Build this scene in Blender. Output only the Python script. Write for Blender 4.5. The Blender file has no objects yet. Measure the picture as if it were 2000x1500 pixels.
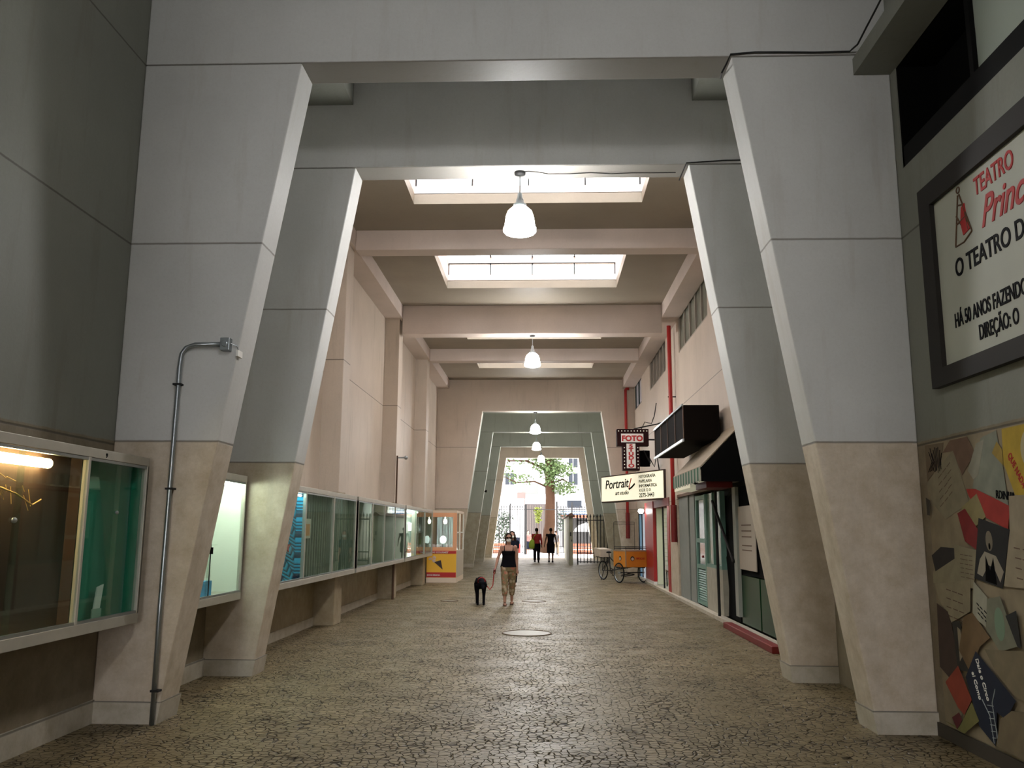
import bpy, bmesh, math, random
from mathutils import Vector, Matrix
random.seed(7)
PI = math.pi
sc = bpy.context.scene
C = sc.collection

# ------------------------------------------------------------------ camera
cd = bpy.data.cameras.new('camera')
cam = bpy.data.objects.new('camera', cd); C.objects.link(cam)
cd.sensor_width = 36.0; cd.lens = 36.0 * 1663.77 / 2000.0; cd.clip_end = 500
fw = Vector((-0.03658359, 0.98490011, 0.16921413)); rt = Vector((0.99933004, 0.03623378, 0.00515572)); up = rt.cross(fw)
mw = Matrix((rt, up, -fw)).transposed().to_4x4(); mw.translation = Vector((0.2797, 0.0, 1.7))
cam.matrix_world = mw
sc.camera = cam

# ------------------------------------------------------------------ world, sun, exposure
sc.view_settings.view_transform = 'Standard'; sc.view_settings.look = 'None'
sc.view_settings.exposure = -0.05; sc.view_settings.gamma = 1.0; sc.view_settings.use_curve_mapping = False
w = bpy.data.worlds.new('sky'); sc.world = w; w.use_nodes = True
bg = w.node_tree.nodes['Background']; bg.inputs[0].default_value = (0.98, 0.97, 1.0, 1); bg.inputs[1].default_value = 13.0
sun_d = bpy.data.lights.new('sun', 'SUN'); sun_d.energy = 7; sun_d.angle = 0.01; sun_d.color = (1, 0.95, 0.86)
sun = bpy.data.objects.new('sun', sun_d); C.objects.link(sun)
sun.rotation_euler = Vector((-0.56, 0.36, -0.75)).to_track_quat('-Z', 'Y').to_euler()
sun.location = (30, -20, 40)
def guide(name, loc, sx, sy, direction):
    """area-light portal: only guides sampling of the sky through an opening, gives no light of its own"""
    l = bpy.data.lights.new(name, 'AREA'); l.shape = 'RECTANGLE'; l.size = sx; l.size_y = sy; l.cycles.is_portal = True
    o = bpy.data.objects.new(name, l); C.objects.link(o); o.location = loc
    o.rotation_euler = Vector(direction).to_track_quat('-Z', 'Y').to_euler()
SKY = [(12.05, 14.55), (17.43, 19.98), (23.08, 25.6), (27.8, 30.34)]
for a, b in SKY: guide('skylight_portal', (0, (a + b) / 2, 8.35), 4.1, b - a, (0, 0, -1))
guide('back_portal', (0, -13.1, 3.7), 7.6, 7.4, (0, 1, 0))
guide('exit_portal', (0.2, 55.2, 3.1), 6.4, 6.3, (0, -1, 0))

# ------------------------------------------------------------------ materials
def lin(c): return tuple(((x / 12.92) if x <= 0.04045 else ((x + 0.055) / 1.055) ** 2.4) for x in c)
def S(r, g, b): return lin((r / 255, g / 255, b / 255))
MC = {}
def mat(name, col, rough=0.6, metal=0.0, emit=None, estr=0.0, spec=0.5, noise=0.0, nscale=6.0):
    if name in MC: return MC[name]
    m = bpy.data.materials.new(name); m.use_nodes = True; nt = m.node_tree; b = nt.nodes['Principled BSDF']
    b.inputs['Base Color'].default_value = (*col, 1); b.inputs['Roughness'].default_value = rough
    b.inputs['Metallic'].default_value = metal; b.inputs['Specular IOR Level'].default_value = spec
    if noise:
        n = nt.nodes.new('ShaderNodeTexNoise'); n.inputs['Scale'].default_value = nscale; n.inputs['Detail'].default_value = 5
        tc = nt.nodes.new('ShaderNodeTexCoord'); nt.links.new(tc.outputs['Object'], n.inputs['Vector'])
        mx = nt.nodes.new('ShaderNodeMix'); mx.data_type = 'RGBA'
        mx.inputs[6].default_value = (*[c * (1 - noise) for c in col], 1); mx.inputs[7].default_value = (*[min(1, c * (1 + noise)) for c in col], 1)
        nt.links.new(n.outputs['Fac'], mx.inputs[0]); nt.links.new(mx.outputs[2], b.inputs['Base Color'])
    if emit is not None:
        b.inputs['Emission Color'].default_value = (*emit, 1); b.inputs['Emission Strength'].default_value = estr
    MC[name] = m; return m
class NT:
    def __init__(s, name):
        s.m = bpy.data.materials.new(name); s.m.use_nodes = True; s.t = s.m.node_tree; s.b = s.t.nodes['Principled BSDF']; MC[name] = s.m
    def n(s, typ, **k):
        x = s.t.nodes.new('ShaderNode' + typ)
        for a, v in k.items(): setattr(x, a, v)
        return x
    def l(s, a, b): s.t.links.new(a, b)
    def math(s, op, a, b=None, clamp=False):
        x = s.n('Math', operation=op, use_clamp=clamp)
        for i, v in enumerate((a, b)):
            if v is None: continue
            if isinstance(v, (int, float)): x.inputs[i].default_value = v
            else: s.l(v, x.inputs[i])
        return x.outputs[0]
    def mix(s, f, a, b, blend='MIX'):
        x = s.n('Mix', data_type='RGBA', blend_type=blend)
        for i, v in ((0, f), (6, a), (7, b)):
            if isinstance(v, (int, float)): x.inputs[i].default_value = v
            elif isinstance(v, tuple): x.inputs[i].default_value = (*v, 1)
            else: s.l(v, x.inputs[i])
        return x.outputs[2]
    def noise(s, vec, scale, detail=4, rough=0.55):
        x = s.n('TexNoise'); x.inputs['Scale'].default_value = scale; x.inputs['Detail'].default_value = detail
        x.inputs['Roughness'].default_value = rough; s.l(vec, x.inputs['Vector']); return x.outputs['Fac']
    def ramp(s, v, a, b):
        x = s.n('MapRange'); x.clamp = True; s.l(v, x.inputs[0]); x.inputs[1].default_value = a; x.inputs[2].default_value = b
        return x.outputs[0]
def concrete(name, upper, lower, split, joints, rough=0.55, stain=1.0):
    k = NT(name); g = k.n('NewGeometry'); P = g.outputs['Position']
    sep = k.n('SeparateXYZ'); k.l(P, sep.inputs[0]); z = sep.outputs[2]
    mp = k.n('Mapping'); mp.inputs['Scale'].default_value = (3.0, 3.0, 0.35); k.l(P, mp.inputs[0])
    big = k.noise(P, 0.9, 5); fine = k.noise(P, 28, 3); streak = k.noise(mp.outputs[0], 1.6, 5, 0.65); blot = k.noise(P, 4.5, 6, 0.7)
    wob = k.math('MULTIPLY', k.math('SUBTRACT', k.noise(P, 9, 3), 0.5), 0.02)
    zz = k.math('ADD', z, wob)
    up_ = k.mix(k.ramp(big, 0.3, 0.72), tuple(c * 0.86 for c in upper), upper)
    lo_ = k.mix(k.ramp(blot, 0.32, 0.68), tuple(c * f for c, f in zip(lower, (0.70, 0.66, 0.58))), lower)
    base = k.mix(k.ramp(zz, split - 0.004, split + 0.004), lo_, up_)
    base = k.mix(k.math('MULTIPLY', k.ramp(streak, 0.56, 0.8), 0.35 * stain), base, tuple(c * 0.55 for c in lower))
    base = k.mix(k.math('MULTIPLY', k.ramp(fine, 0.35, 0.75), 0.10), base, tuple(c * 0.6 for c in upper))
    mot = k.noise(P, 60, 2)
    base = k.mix(k.math('MULTIPLY', k.ramp(mot, 0.5, 0.8), 0.12), base, tuple(c * 0.5 for c in lower))
    f = None
    for j in joints:
        d = k.math('ABSOLUTE', k.math('SUBTRACT', k.math('ADD', z, k.math('MULTIPLY', wob, 0.35)), j))
        s_ = k.math('SUBTRACT', 1.0, k.ramp(d, 0.005, 0.013))
        f = s_ if f is None else k.math('MAXIMUM', f, s_)
    if f is not None: base = k.mix(k.math('MULTIPLY', f, 0.75), base, tuple(c * 0.22 for c in lower))
    k.l(base, k.b.inputs['Base Color']); k.b.inputs['Roughness'].default_value = rough; k.b.inputs['Specular IOR Level'].default_value = 0.35
    bp = k.n('Bump'); bp.inputs['Strength'].default_value = 0.25; bp.inputs['Distance'].default_value = 0.01
    h = k.math('ADD', k.math('MULTIPLY', blot, 0.6), k.math('MULTIPLY', fine, 0.5))
    if f is not None: h = k.math('SUBTRACT', h, f)
    k.l(h, bp.inputs['Height']); k.l(bp.outputs[0], k.b.inputs['Normal'])
    return k.m
CREAM = (0.52, 0.46, 0.365)
concrete('painted_frame', (0.60, 0.605, 0.59), (0.64, 0.56, 0.46), 2.5, [2.5, 4.42, 6.3])
concrete('tunnel_frame_shaded', (0.45, 0.475, 0.405), (0.46, 0.42, 0.32), 2.5, [2.5, 4.42, 6.27], stain=1.6)  # same paint as the near frames, dimmer greener tunnel light put into the colour
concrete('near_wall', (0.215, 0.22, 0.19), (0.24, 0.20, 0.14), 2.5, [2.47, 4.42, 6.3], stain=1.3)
concrete('hall_wall', (0.63, 0.54, 0.45), (0.55, 0.48, 0.38), 2.5, [2.5, 4.85], stain=1.2)
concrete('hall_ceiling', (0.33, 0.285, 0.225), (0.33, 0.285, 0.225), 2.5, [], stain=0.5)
concrete('hall_beam', (0.70, 0.595, 0.53), (0.70, 0.595, 0.53), 2.5, [], stain=0.3)
concrete('under_wall', (0.36, 0.30, 0.20), (0.36, 0.30, 0.20), 2.5, [], stain=1.5)
concrete('shaft_paint', (0.80, 0.70, 0.66), (0.80, 0.70, 0.66), 2.5, [], stain=0.2)
concrete('baseboard_paint', (0.56, 0.52, 0.44), (0.56, 0.52, 0.44), 2.5, [0.19], stain=1.5)
def floor_mat():
    k = NT('cobbles'); g = k.n('NewGeometry'); P = g.outputs['Position']
    wv = k.n('TexNoise'); wv.inputs['Scale'].default_value = 0.9; wv.inputs['Detail'].default_value = 2; k.l(P, wv.inputs['Vector'])
    ad = k.n('VectorMath', operation='MULTIPLY_ADD'); k.l(wv.outputs['Color'], ad.inputs[0]); ad.inputs[1].default_value = (0.22, 0.22, 0); k.l(P, ad.inputs[2])
    def vor(feature):
        v = k.n('TexVoronoi', feature=feature); v.inputs['Scale'].default_value = 14.5; v.inputs['Randomness'].default_value = 0.72
        k.l(ad.outputs[0], v.inputs['Vector']); return v
    e = vor('DISTANCE_TO_EDGE'); f1 = vor('F1')
    patch = k.noise(P, 0.55, 5, 0.62); worn = k.noise(P, 1.7, 5, 0.7)
    depth = k.math('ADD', 0.035, k.math('MULTIPLY', k.ramp(worn, 0.40, 0.66), 0.085))
    edge = k.math('DIVIDE', e.outputs['Distance'], depth, clamp=True)
    sr = k.n('SeparateColor'); k.l(f1.outputs['Color'], sr.inputs[0])
    st = k.mix(sr.outputs[0], (0.14, 0.105, 0.05), (0.27, 0.21, 0.115))
    st = k.mix(k.ramp(patch, 0.35, 0.7), st, (0.155, 0.12, 0.06))
    dirt = k.noise(P, 0.42, 6, 0.7)
    st = k.mix(k.math('MULTIPLY', k.ramp(dirt, 0.52, 0.72), 0.6), st, (0.075, 0.055, 0.028))
    col = k.mix(edge, (0.014, 0.010, 0.006), st)
    k.l(col, k.b.inputs['Base Color'])
    rg = k.math('ADD', 0.34, k.math('MULTIPLY', k.ramp(worn, 0.3, 0.7), 0.2)); k.l(rg, k.b.inputs['Roughness'])
    k.l(k.math('MULTIPLY', edge, 0.30), k.b.inputs['Specular IOR Level'])
    bp = k.n('Bump'); bp.inputs['Strength'].default_value = 0.9; bp.inputs['Distance'].default_value = 0.016
    h = k.math('ADD', k.math('MULTIPLY', edge, 0.7), k.math('ADD', k.math('MULTIPLY', sr.outputs[1], 0.5), k.math('MULTIPLY', k.noise(P, 30, 3), 0.35)))
    k.l(h, bp.inputs['Height']); k.l(bp.outputs[0], k.b.inputs['Normal']); return k.m
floor_mat()
def glass(name, tint=(0.88, 0.95, 0.92), rough=0.02, boost=1.0):
    k = NT(name); k.t.nodes.remove(k.b); out = [n for n in k.t.nodes if n.type == 'OUTPUT_MATERIAL'][0]
    tr = k.n('BsdfTransparent'); tr.inputs[0].default_value = (*tint, 1)
    gl = k.n('BsdfGlossy'); gl.inputs['Roughness'].default_value = rough; gl.inputs[0].default_value = (0.9, 1, 0.96, 1)
    lw = k.n('LayerWeight'); lw.inputs[0].default_value = 0.5
    fr = k.math('ADD', 0.035, k.math('MULTIPLY', k.math('POWER', lw.outputs['Facing'], 5.0), 0.9))
    mx = k.n('MixShader'); k.l(k.math('MULTIPLY', fr, boost, clamp=True), mx.inputs[0]); k.l(tr.outputs[0], mx.inputs[1]); k.l(gl.outputs[0], mx.inputs[2])
    k.l(mx.outputs[0], out.inputs[0]); return k.m
glass('case_glass', boost=0.6); glass('roof_glass', (0.95, 0.97, 0.97)); glass('clear_glass', (0.93, 0.96, 0.95))
# plain paints
for a in [('frame_metal', (0.46, 0.44, 0.38), 0.45, 0.3), ('steel', (0.36, 0.40, 0.42), 0.35, 0.9), ('dark_iron', (0.03, 0.03, 0.03), 0.5, 0.3), ('black', (0.003, 0.003, 0.003), 0.9),
          ('red_paint', (0.36, 0.018, 0.016), 0.4), ('red_dark', (0.16, 0.012, 0.01), 0.5), ('white_paint', (0.75, 0.74, 0.70), 0.5), ('rubber', (0.012, 0.012, 0.013), 0.7),
          ('orange_box', (0.62, 0.23, 0.028), 0.45), ('yellow', (0.85, 0.55, 0.04), 0.5), ('wood_dark', (0.10, 0.055, 0.03), 0.6), ('bark', (0.036, 0.019, 0.011), 0.9),
          ('text_black', (0.008, 0.008, 0.01), 0.6), ('text_red', (0.42, 0.02, 0.02), 0.6), ('skin', (0.42, 0.22, 0.15), 0.5), ('skin_dark', (0.13, 0.07, 0.045), 0.5),
          ('hair', (0.02, 0.013, 0.01), 0.6), ('cloth_black', (0.008, 0.007, 0.009), 0.9), ('mask', (0.8, 0.78, 0.72), 0.8), ('cloth_red', (0.28, 0.02, 0.018), 0.85),
          ('cloth_navy', (0.01, 0.012, 0.02), 0.85), ('sandal', (0.12, 0.06, 0.04), 0.7), ('green_bag', (0.35, 0.48, 0.05), 0.7), ('dog_fur', (0.006, 0.006, 0.008), 0.85)]:
    mat(a[0], *a[1:], noise=0.15, spec=0.06 if max(a[1]) < 0.05 else 0.35)
LAMP = 155
mat('lamp_glass', (0.9, 0.95, 0.95), 0.3, emit=(1.0, 0.985, 0.97), estr=LAMP)

# ------------------------------------------------------------------ helpers
OFF = {}
class MB:
    def __init__(s): s.v = []; s.f = []; s.mi = []; s.cur = 0
    def add(s, vs, fs):
        b = len(s.v); s.v += [tuple(v) for v in vs]; s.f += [tuple(b + i for i in f) for f in fs]; s.mi += [s.cur] * len(fs); return s
    def box(s, x0, x1, y0, y1, z0, z1):
        return s.add([(x, y, z) for z in (z0, z1) for y in (y0, y1) for x in (x0, x1)],
                     [(0, 2, 3, 1), (4, 5, 7, 6), (0, 1, 5, 4), (2, 6, 7, 3), (0, 4, 6, 2), (1, 3, 7, 5)])
    def prism(s, poly, axis, a, b):
        """poly: list of 2D points; axis 'x','y','z' = extrusion axis from a to b"""
        def P(p, t):
            return {'x': (t, p[0], p[1]), 'y': (p[0], t, p[1]), 'z': (p[0], p[1], t)}[axis]
        n = len(poly); vs = [P(p, a) for p in poly] + [P(p, b) for p in poly]
        return s.add(vs, [tuple(range(n))[::-1], tuple(range(n, 2 * n))] + [(i, (i + 1) % n, n + (i + 1) % n, n + i) for i in range(n)])
    def hexa(s, b4, t4):
        return s.add(list(b4) + list(t4), [(3, 2, 1, 0), (4, 5, 6, 7), (0, 1, 5, 4), (1, 2, 6, 5), (2, 3, 7, 6), (3, 0, 4, 7)])
    def cyl(s, p0, p1, r0, r1=None, n=12, cap=True):
        return s.tube([p0, p1], [r0, r0 if r1 is None else r1], n, cap)
    def tube(s, pts, rs, n=10, cap=True):
        pts = [Vector(p) for p in pts]
        if isinstance(rs, (int, float)): rs = [rs] * len(pts)
        vs = []; ref = None
        for i, p in enumerate(pts):
            t = (pts[min(i + 1, len(pts) - 1)] - pts[max(i - 1, 0)]).normalized()
            if ref is None: ref = Vector((0, 0, 1)) if abs(t.z) < 0.9 else Vector((1, 0, 0))
            a = (ref - t * ref.dot(t)).normalized(); ref = a; b = t.cross(a)
            r = rs[i]; ra, rb = (r, r) if isinstance(r, (int, float)) else r
            vs += [p + a * (math.cos(2 * PI * j / n) * ra) + b * (math.sin(2 * PI * j / n) * rb) for j in range(n)]
        fs = [(i * n + j, i * n + (j + 1) % n, (i + 1) * n + (j + 1) % n, (i + 1) * n + j) for i in range(len(pts) - 1) for j in range(n)]
        if cap: fs += [tuple(range(n))[::-1], tuple(range((len(pts) - 1) * n, len(pts) * n))]
        return s.add(vs, fs)
    def rings(s, R, n=16):
        """stack of horizontal elliptic rings (x,y,z,rx,ry)"""
        vs = [(x + rx * math.cos(2 * PI * j / n), y + ry * math.sin(2 * PI * j / n), z) for x, y, z, rx, ry in R for j in range(n)]
        fs = [(i * n + j, i * n + (j + 1) % n, (i + 1) * n + (j + 1) % n, (i + 1) * n + j) for i in range(len(R) - 1) for j in range(n)]
        return s.add(vs, fs + [tuple(range(n))[::-1], tuple(range((len(R) - 1) * n, len(R) * n))])
    def ell(s, c, r, n=16, m=10, rot=None):
        R = []; vs = []; c = Vector(c)
        for i in range(m + 1):
            t = PI * i / m - PI / 2; q = max(math.cos(t), 0.02)
            for j in range(n):
                d = Vector((r[0] * q * math.cos(2 * PI * j / n), r[1] * q * math.sin(2 * PI * j / n), r[2] * math.sin(t)))
                if rot is not None: d = rot @ d
                vs.append(c + d)
        fs = [(i * n + j, i * n + (j + 1) % n, (i + 1) * n + (j + 1) % n, (i + 1) * n + j) for i in range(m) for j in range(n)]
        return s.add(vs, fs + [tuple(range(n))[::-1], tuple(range(m * n, (m + 1) * n))])
    def torus(s, c, R, r, nrm, n=28, m=8):
        c = Vector(c); nrm = Vector(nrm).normalized(); a = nrm.orthogonal().normalized(); b = nrm.cross(a); vs = []
        for i in range(n):
            d = a * math.cos(2 * PI * i / n) + b * math.sin(2 * PI * i / n)
            vs += [c + d * (R + r * math.cos(2 * PI * j / m)) + nrm * (r * math.sin(2 * PI * j / m)) for j in range(m)]
        return s.add(vs, [(i * m + j, ((i + 1) % n) * m + j, ((i + 1) % n) * m + (j + 1) % m, i * m + (j + 1) % m) for i in range(n) for j in range(m)])
    def mesh(s, name, off=(0, 0, 0)):
        me = bpy.data.meshes.new(name); me.from_pydata([(v[0] - off[0], v[1] - off[1], v[2] - off[2]) for v in s.v], [], s.f); me.validate()
        bm = bmesh.new(); bm.from_mesh(me); bmesh.ops.recalc_face_normals(bm, faces=bm.faces); bm.to_mesh(me); bm.free(); return me
    def build(s, name, m, parent=None, smooth=False, base=None, bevel=0.0, **kw):
        off = OFF.get(parent.name, (0, 0, 0)) if parent else (base or (0, 0, 0))
        me = s.mesh(name, off)
        for q in (m if isinstance(m, (list, tuple)) else [m]): me.materials.append(MC[q] if isinstance(q, str) else q)
        if isinstance(m, (list, tuple)) and len(s.mi) == len(me.polygons):
            for p, i in zip(me.polygons, s.mi): p.material_index = i
        return place(name, me, parent, off, smooth, base, bevel, **kw)
def place(name, me, parent=None, off=(0, 0, 0), smooth=False, base=None, bevel=0.0, label=None, cat=None, group=None, kind=None):
    if smooth:
        for p in me.polygons: p.use_smooth = True
    o = bpy.data.objects.new(name, me); C.objects.link(o)
    if parent: o.parent = parent; OFF[o.name] = off
    else:
        o.location = base or (0, 0, 0); OFF[o.name] = tuple(base or (0, 0, 0))
    if bevel:
        b = o.modifiers.new('bevel', 'BEVEL'); b.width = bevel; b.segments = 2; b.limit_method = 'ANGLE'
    return tag(o, label, cat, group, kind)
def tag(o, label=None, cat=None, group=None, kind=None):
    if label: o['label'] = label
    if cat: o['category'] = cat
    if group: o['group'] = group
    if kind: o['kind'] = kind
    return o
def thing(name, label, cat, loc, group=None, rz=0.0, local=False):
    o = bpy.data.objects.new(name, None); C.objects.link(o); o.location = loc; o.rotation_euler = (0, 0, rz); o.empty_display_size = 0.1
    OFF[o.name] = (0, 0, 0) if local else tuple(loc)
    return tag(o, label, cat, group)
def struct(name, mb, m, **k): return mb.build(name, m, kind='structure', **k)
def txt(s, size, m, parent, pos, facing, name='lettering', bold=0.012, ext=0.003, shear=0.0, align='LEFT', sx=1.0, rot=0.0, label=None):
    cu = bpy.data.curves.new('t', 'FONT'); cu.body = s; cu.size = size; cu.extrude = ext; cu.shear = shear; cu.align_x = align; cu.offset = size * bold
    o = bpy.data.objects.new('t', cu); C.objects.link(o); bpy.context.view_layer.update()
    me = bpy.data.meshes.new_from_object(o.evaluated_get(bpy.context.evaluated_depsgraph_get())); me.name = name
    bpy.data.objects.remove(o); bpy.data.curves.remove(cu)
    ax = {'-x': (Vector((0, -1, 0)), Vector((0, 0, 1)), Vector((-1, 0, 0))), '-y': (Vector((1, 0, 0)), Vector((0, 0, 1)), Vector((0, -1, 0))),
          '+x': (Vector((0, 1, 0)), Vector((0, 0, 1)), Vector((1, 0, 0)))}
    X, Y, Z = ax[facing] if isinstance(facing, str) else facing
    M = Matrix((X, Y, Z)).transposed().to_4x4() @ Matrix.Rotation(rot, 4, 'Z') @ Matrix.Diagonal((sx, 1, 1, 1))
    off = OFF.get(parent.name, (0, 0, 0)) if parent else (0, 0, 0)
    me.transform(Matrix.Translation(Vector(pos) - Vector(off)) @ M); me.materials.clear(); me.materials.append(MC[m])
    return place(name, me, parent, off, label=label)

# ------------------------------------------------------------------ the setting
concrete('hall_wall_left', (0.63, 0.54, 0.45), (0.40, 0.335, 0.225), 2.38, [4.85], stain=1.3)
mat('street', (0.62, 0.60, 0.56), 0.8, noise=0.15, nscale=2)
def slab_with_holes(x0, x1, y0, y1, z0, z1, holes, hx):
    m = MB(); y = y0
    for a, b in holes:
        m.box(x0, x1, y, a, z0, z1); m.box(x0, -hx, a, b, z0, z1); m.box(hx, x1, a, b, z0, z1); y = b
    m.box(x0, x1, y, y1, z0, z1); return m
def trapezoid(m, y0, y1, cx, H, Wt, Wb, xl, xr, zt=7.5):
    m.prism([(xl, 0), (cx - Wb, 0), (cx - Wt, H), (xl, H)], 'y', y0, y1)
    m.prism([(xr, 0), (cx + Wb, 0), (cx + Wt, H), (xr, H)], 'y', y0, y1)
    m.box(xl, xr, y0, y1, H, zt); return m
struct('floor', MB().box(-4.1, 4.1, -13, 55.0, -0.3, 0), 'cobbles')
struct('floor_street', MB().box(-45, 45, 55.0, 95, -0.3, 0), 'street')
struct('ceiling', slab_with_holes(-4.1, 4.1, 10.5, 55.0, 7.5, 7.7, SKY, 2.05), 'hall_ceiling')
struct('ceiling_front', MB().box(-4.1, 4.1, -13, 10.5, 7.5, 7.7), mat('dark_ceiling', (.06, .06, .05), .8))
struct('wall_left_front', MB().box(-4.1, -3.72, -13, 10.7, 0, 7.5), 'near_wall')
struct('wall_left_hall', MB().box(-4.1, -3.85, 10.7, 33.0, 0, 7.5), 'hall_wall_left')
struct('wall_left_tunnel', MB().box(-4.1, -3.85, 33.0, 55.0, 0, 7.5), 'tunnel_frame_shaded')
struct('wall_right_tunnel', MB().box(3.85, 4.1, 33.0, 55.0, 0, 7.5), 'tunnel_frame_shaded')
struct('wall_rear_sunblock', MB().box(4.1, 4.4, -26, -6, 0, 19), 'shaft_paint')  # unseen wall added behind the camera to keep sun out of the opening
struct('wall_back_baffle', trapezoid(MB(), -13.1, -12.8, 0, 4.6, 1.6, 2.4, -4.1, 4.1), 'near_wall')  # unseen end wall added to cut down the daylight coming from behind
struct('floor_back_street', MB().box(-20, 20, -40, -13, -0.3, 0), 'street')
struct('wall_left_sunblock', MB().box(-4.4, -4.1, -6, 55, 0, 19), 'shaft_paint')  # unseen wall added beside the passage to keep sun out of the skylights
struct('wall_right_sunblock', MB().box(4.1, 4.4, -6, 24.0, 0, 19).box(4.1, 4.4, 33.0, 55, 0, 19).box(4.1, 4.4, 24.0, 33.0, 2.9, 19), 'shaft_paint')  # unseen counterpart on the right, added to block sun from the skylights
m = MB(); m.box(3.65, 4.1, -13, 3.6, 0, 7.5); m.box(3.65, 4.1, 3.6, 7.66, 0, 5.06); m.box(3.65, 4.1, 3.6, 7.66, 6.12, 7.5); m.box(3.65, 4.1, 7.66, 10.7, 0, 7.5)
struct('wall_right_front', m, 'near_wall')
# right wall of the hall with three high windows and the shop openings below
WY = [(17.9, 21.8), (24.2, 27.9), (30.3, 32.5)]
m = MB(); m.box(3.8, 4.1, 10.7, 33.0, 2.62, 6.25); m.box(3.8, 4.1, 10.7, 33.0, 7.25, 7.5); y = 10.7
for a, b in WY: m.box(3.8, 4.1, y, a, 6.25, 7.25); y = b
m.box(3.8, 4.1, y, 33.0, 6.25, 7.25)
m.box(3.8, 4.1, 10.7, 13.0, 0, 2.62); m.box(3.74, 4.1, 22.4, 23.75, 0, 2.62); m.box(3.8, 4.1, 29.25, 30.0, 0, 2.62); m.box(3.8, 4.1, 32.3, 33.0, 0, 2.62); m.box(3.8, 4.1, 30.0, 32.3, 2.4, 2.62)
struct('wall_right_hall', m, 'hall_wall')
HC = 0.22
struct('wall_end', trapezoid(MB(), 32.8, 32.99, HC, 6.27, 2.31, 3.2, -3.85, 3.8), 'hall_wall')
struct('trim_1', MB().box(3.3, 3.66, -6, 7.775, 6.08, 6.25), 'near_wall')
struct('trim_2', MB().box(-3.72, -2.2, 8.19, 10.28, 7.17, 7.52), 'near_wall')
struct('trim_3', MB().box(2.2, 3.66, 8.19, 10.28, 7.17, 7.52), 'near_wall')
struct('trim_4', MB().box(-3.86, -3.4, 10.69, 32.81, 7.15, 7.51), 'hall_beam')
struct('trim_5', MB().box(3.35, 3.81, 10.69, 32.81, 7.15, 7.51), 'hall_beam')
k = 6
for a in (15.6, 21.6, 27.0):
    struct('trim_%d' % k, MB().box(-3.86, -3.47, a, a + 0.55, 2.335, 7.16).box(-3.86, -3.47, a, a + 0.55, 0.0, 0.87), 'hall_wall_left', bevel=0.01); k += 1
struct('trim_9', MB().box(3.66, 3.82, 12.9, 30.0, 0.0, 0.07), 'baseboard_paint')
struct('baseboard_left', MB().box(-3.73, -3.70, -6, 7.78, 0, 0.2).box(-3.73, -3.70, 8.19, 10.28, 0, 0.2).box(-3.86, -3.835, 10.7, 32.8, 0, 0.15), 'baseboard_paint')
struct('baseboard_right', MB().box(3.63, 3.655, -6, 7.78, 0, 0.11), mat('plinth_dark', (0.05, 0.04, 0.03), 0.7))
# skylight wells
for i, (a, b) in enumerate(SKY):
    m = MB(); t = 0.12; z0, z1 = 7.69, 8.3
    m.box(-2.05 - t, 2.05 + t, a - t, a, z0, 7.84); m.box(-2.05 - t, 2.05 + t, b, b + t, z0, 7.84)
    for yy in ((a - t, a), (b, b + t)):
        m.box(-2.05 - t, 2.05 + t, yy[0], yy[1], 8.12, z1)
        for xx in (-2.11, -1.0, 0.02, 1.04, 2.11): m.box(xx - 0.012 - (0.05 if abs(xx) > 2 else 0), xx + 0.012 + (0.05 if abs(xx) > 2 else 0), yy[0], yy[1], 7.84, 8.12)
    m.box(-2.05 - t, -2.05, a, b, z0, z1); m.box(2.05, 2.05 + t, a, b, z0, z1)
    o = struct('window_%d' % (i + 1), m, 'shaft_paint')
    g = MB().box(-2.17, 2.17, a - t, b + t, 8.302, 8.31)
    g.box(-2.0, 2.0, b + 0.05, b + 0.056, 7.86, 8.22); g.box(-2.0, 2.0, a - 0.056, a - 0.05, 7.86, 8.22)
    g.build('glazing', 'roof_glass', o)
    f = MB()
    for xx in (-1.0, 0.02, 1.04): f.box(xx - 0.015, xx + 0.015, a, b, 8.27, 8.30)
    for xx in (-2.02, -1.0, 0.02, 1.04, 2.02): f.box(xx - 0.014, xx + 0.014, b - 0.012, b - 0.001, 7.84, 8.12)
    f.box(-2.03, 2.03, b - 0.012, b - 0.001, 8.11, 8.13); f.build('mullion', mat('window_frame_grey', (0.02, 0.02, 0.02), 0.8), o)

# ------------------------------------------------------------------ sloping concrete frames
def frame(y0, T, cx, H, Wt, Wb, xl, xr, mt, label, group=None):
    r = thing('concrete_frame', label, 'concrete frame', (cx, y0, 0), group)
    for s, xo in ((-1, xl), (1, xr)):
        e = 0.0
        MB().prism([(xo, 0), (cx + s * Wb, 0), (cx + s * Wt, H), (xo, H)], 'y', y0, y0 + T).build('column', mt, r, bevel=0.012)
        sl = (Wb - Wt) / H
        MB().prism([(xo, 0), (cx + s * (Wb - 0.014), 0), (cx + s * (Wb - 0.014 - sl * 0.19), 0.19), (xo, 0.19)], 'y', y0 - 0.014, y0 + T + 0.014).build('plinth', 'baseboard_paint', r)
    MB().box(xl, xr, y0, y0 + T, H, 7.5).build('lintel', mt, r, bevel=0.012)
    return r
frame(2.38, 0.41, 0, 6.3, 2.13, 3.14, -3.72, 3.65, 'painted_frame', 'pale leaning concrete frame straddling the viewer, just outside the edges of the view')
frame(7.78, 0.41, 0, 6.3, 2.13, 3.14, -3.72, 3.65, 'painted_frame', 'large pale grey leaning concrete frame nearest the viewer, a steel conduit on its left column')
frame(10.28, 0.41, 0, 6.3, 2.13, 3.14, -3.85, 3.72, 'painted_frame', 'second pale grey leaning concrete frame, the big pendant lamp hanging under its lintel')
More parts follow.
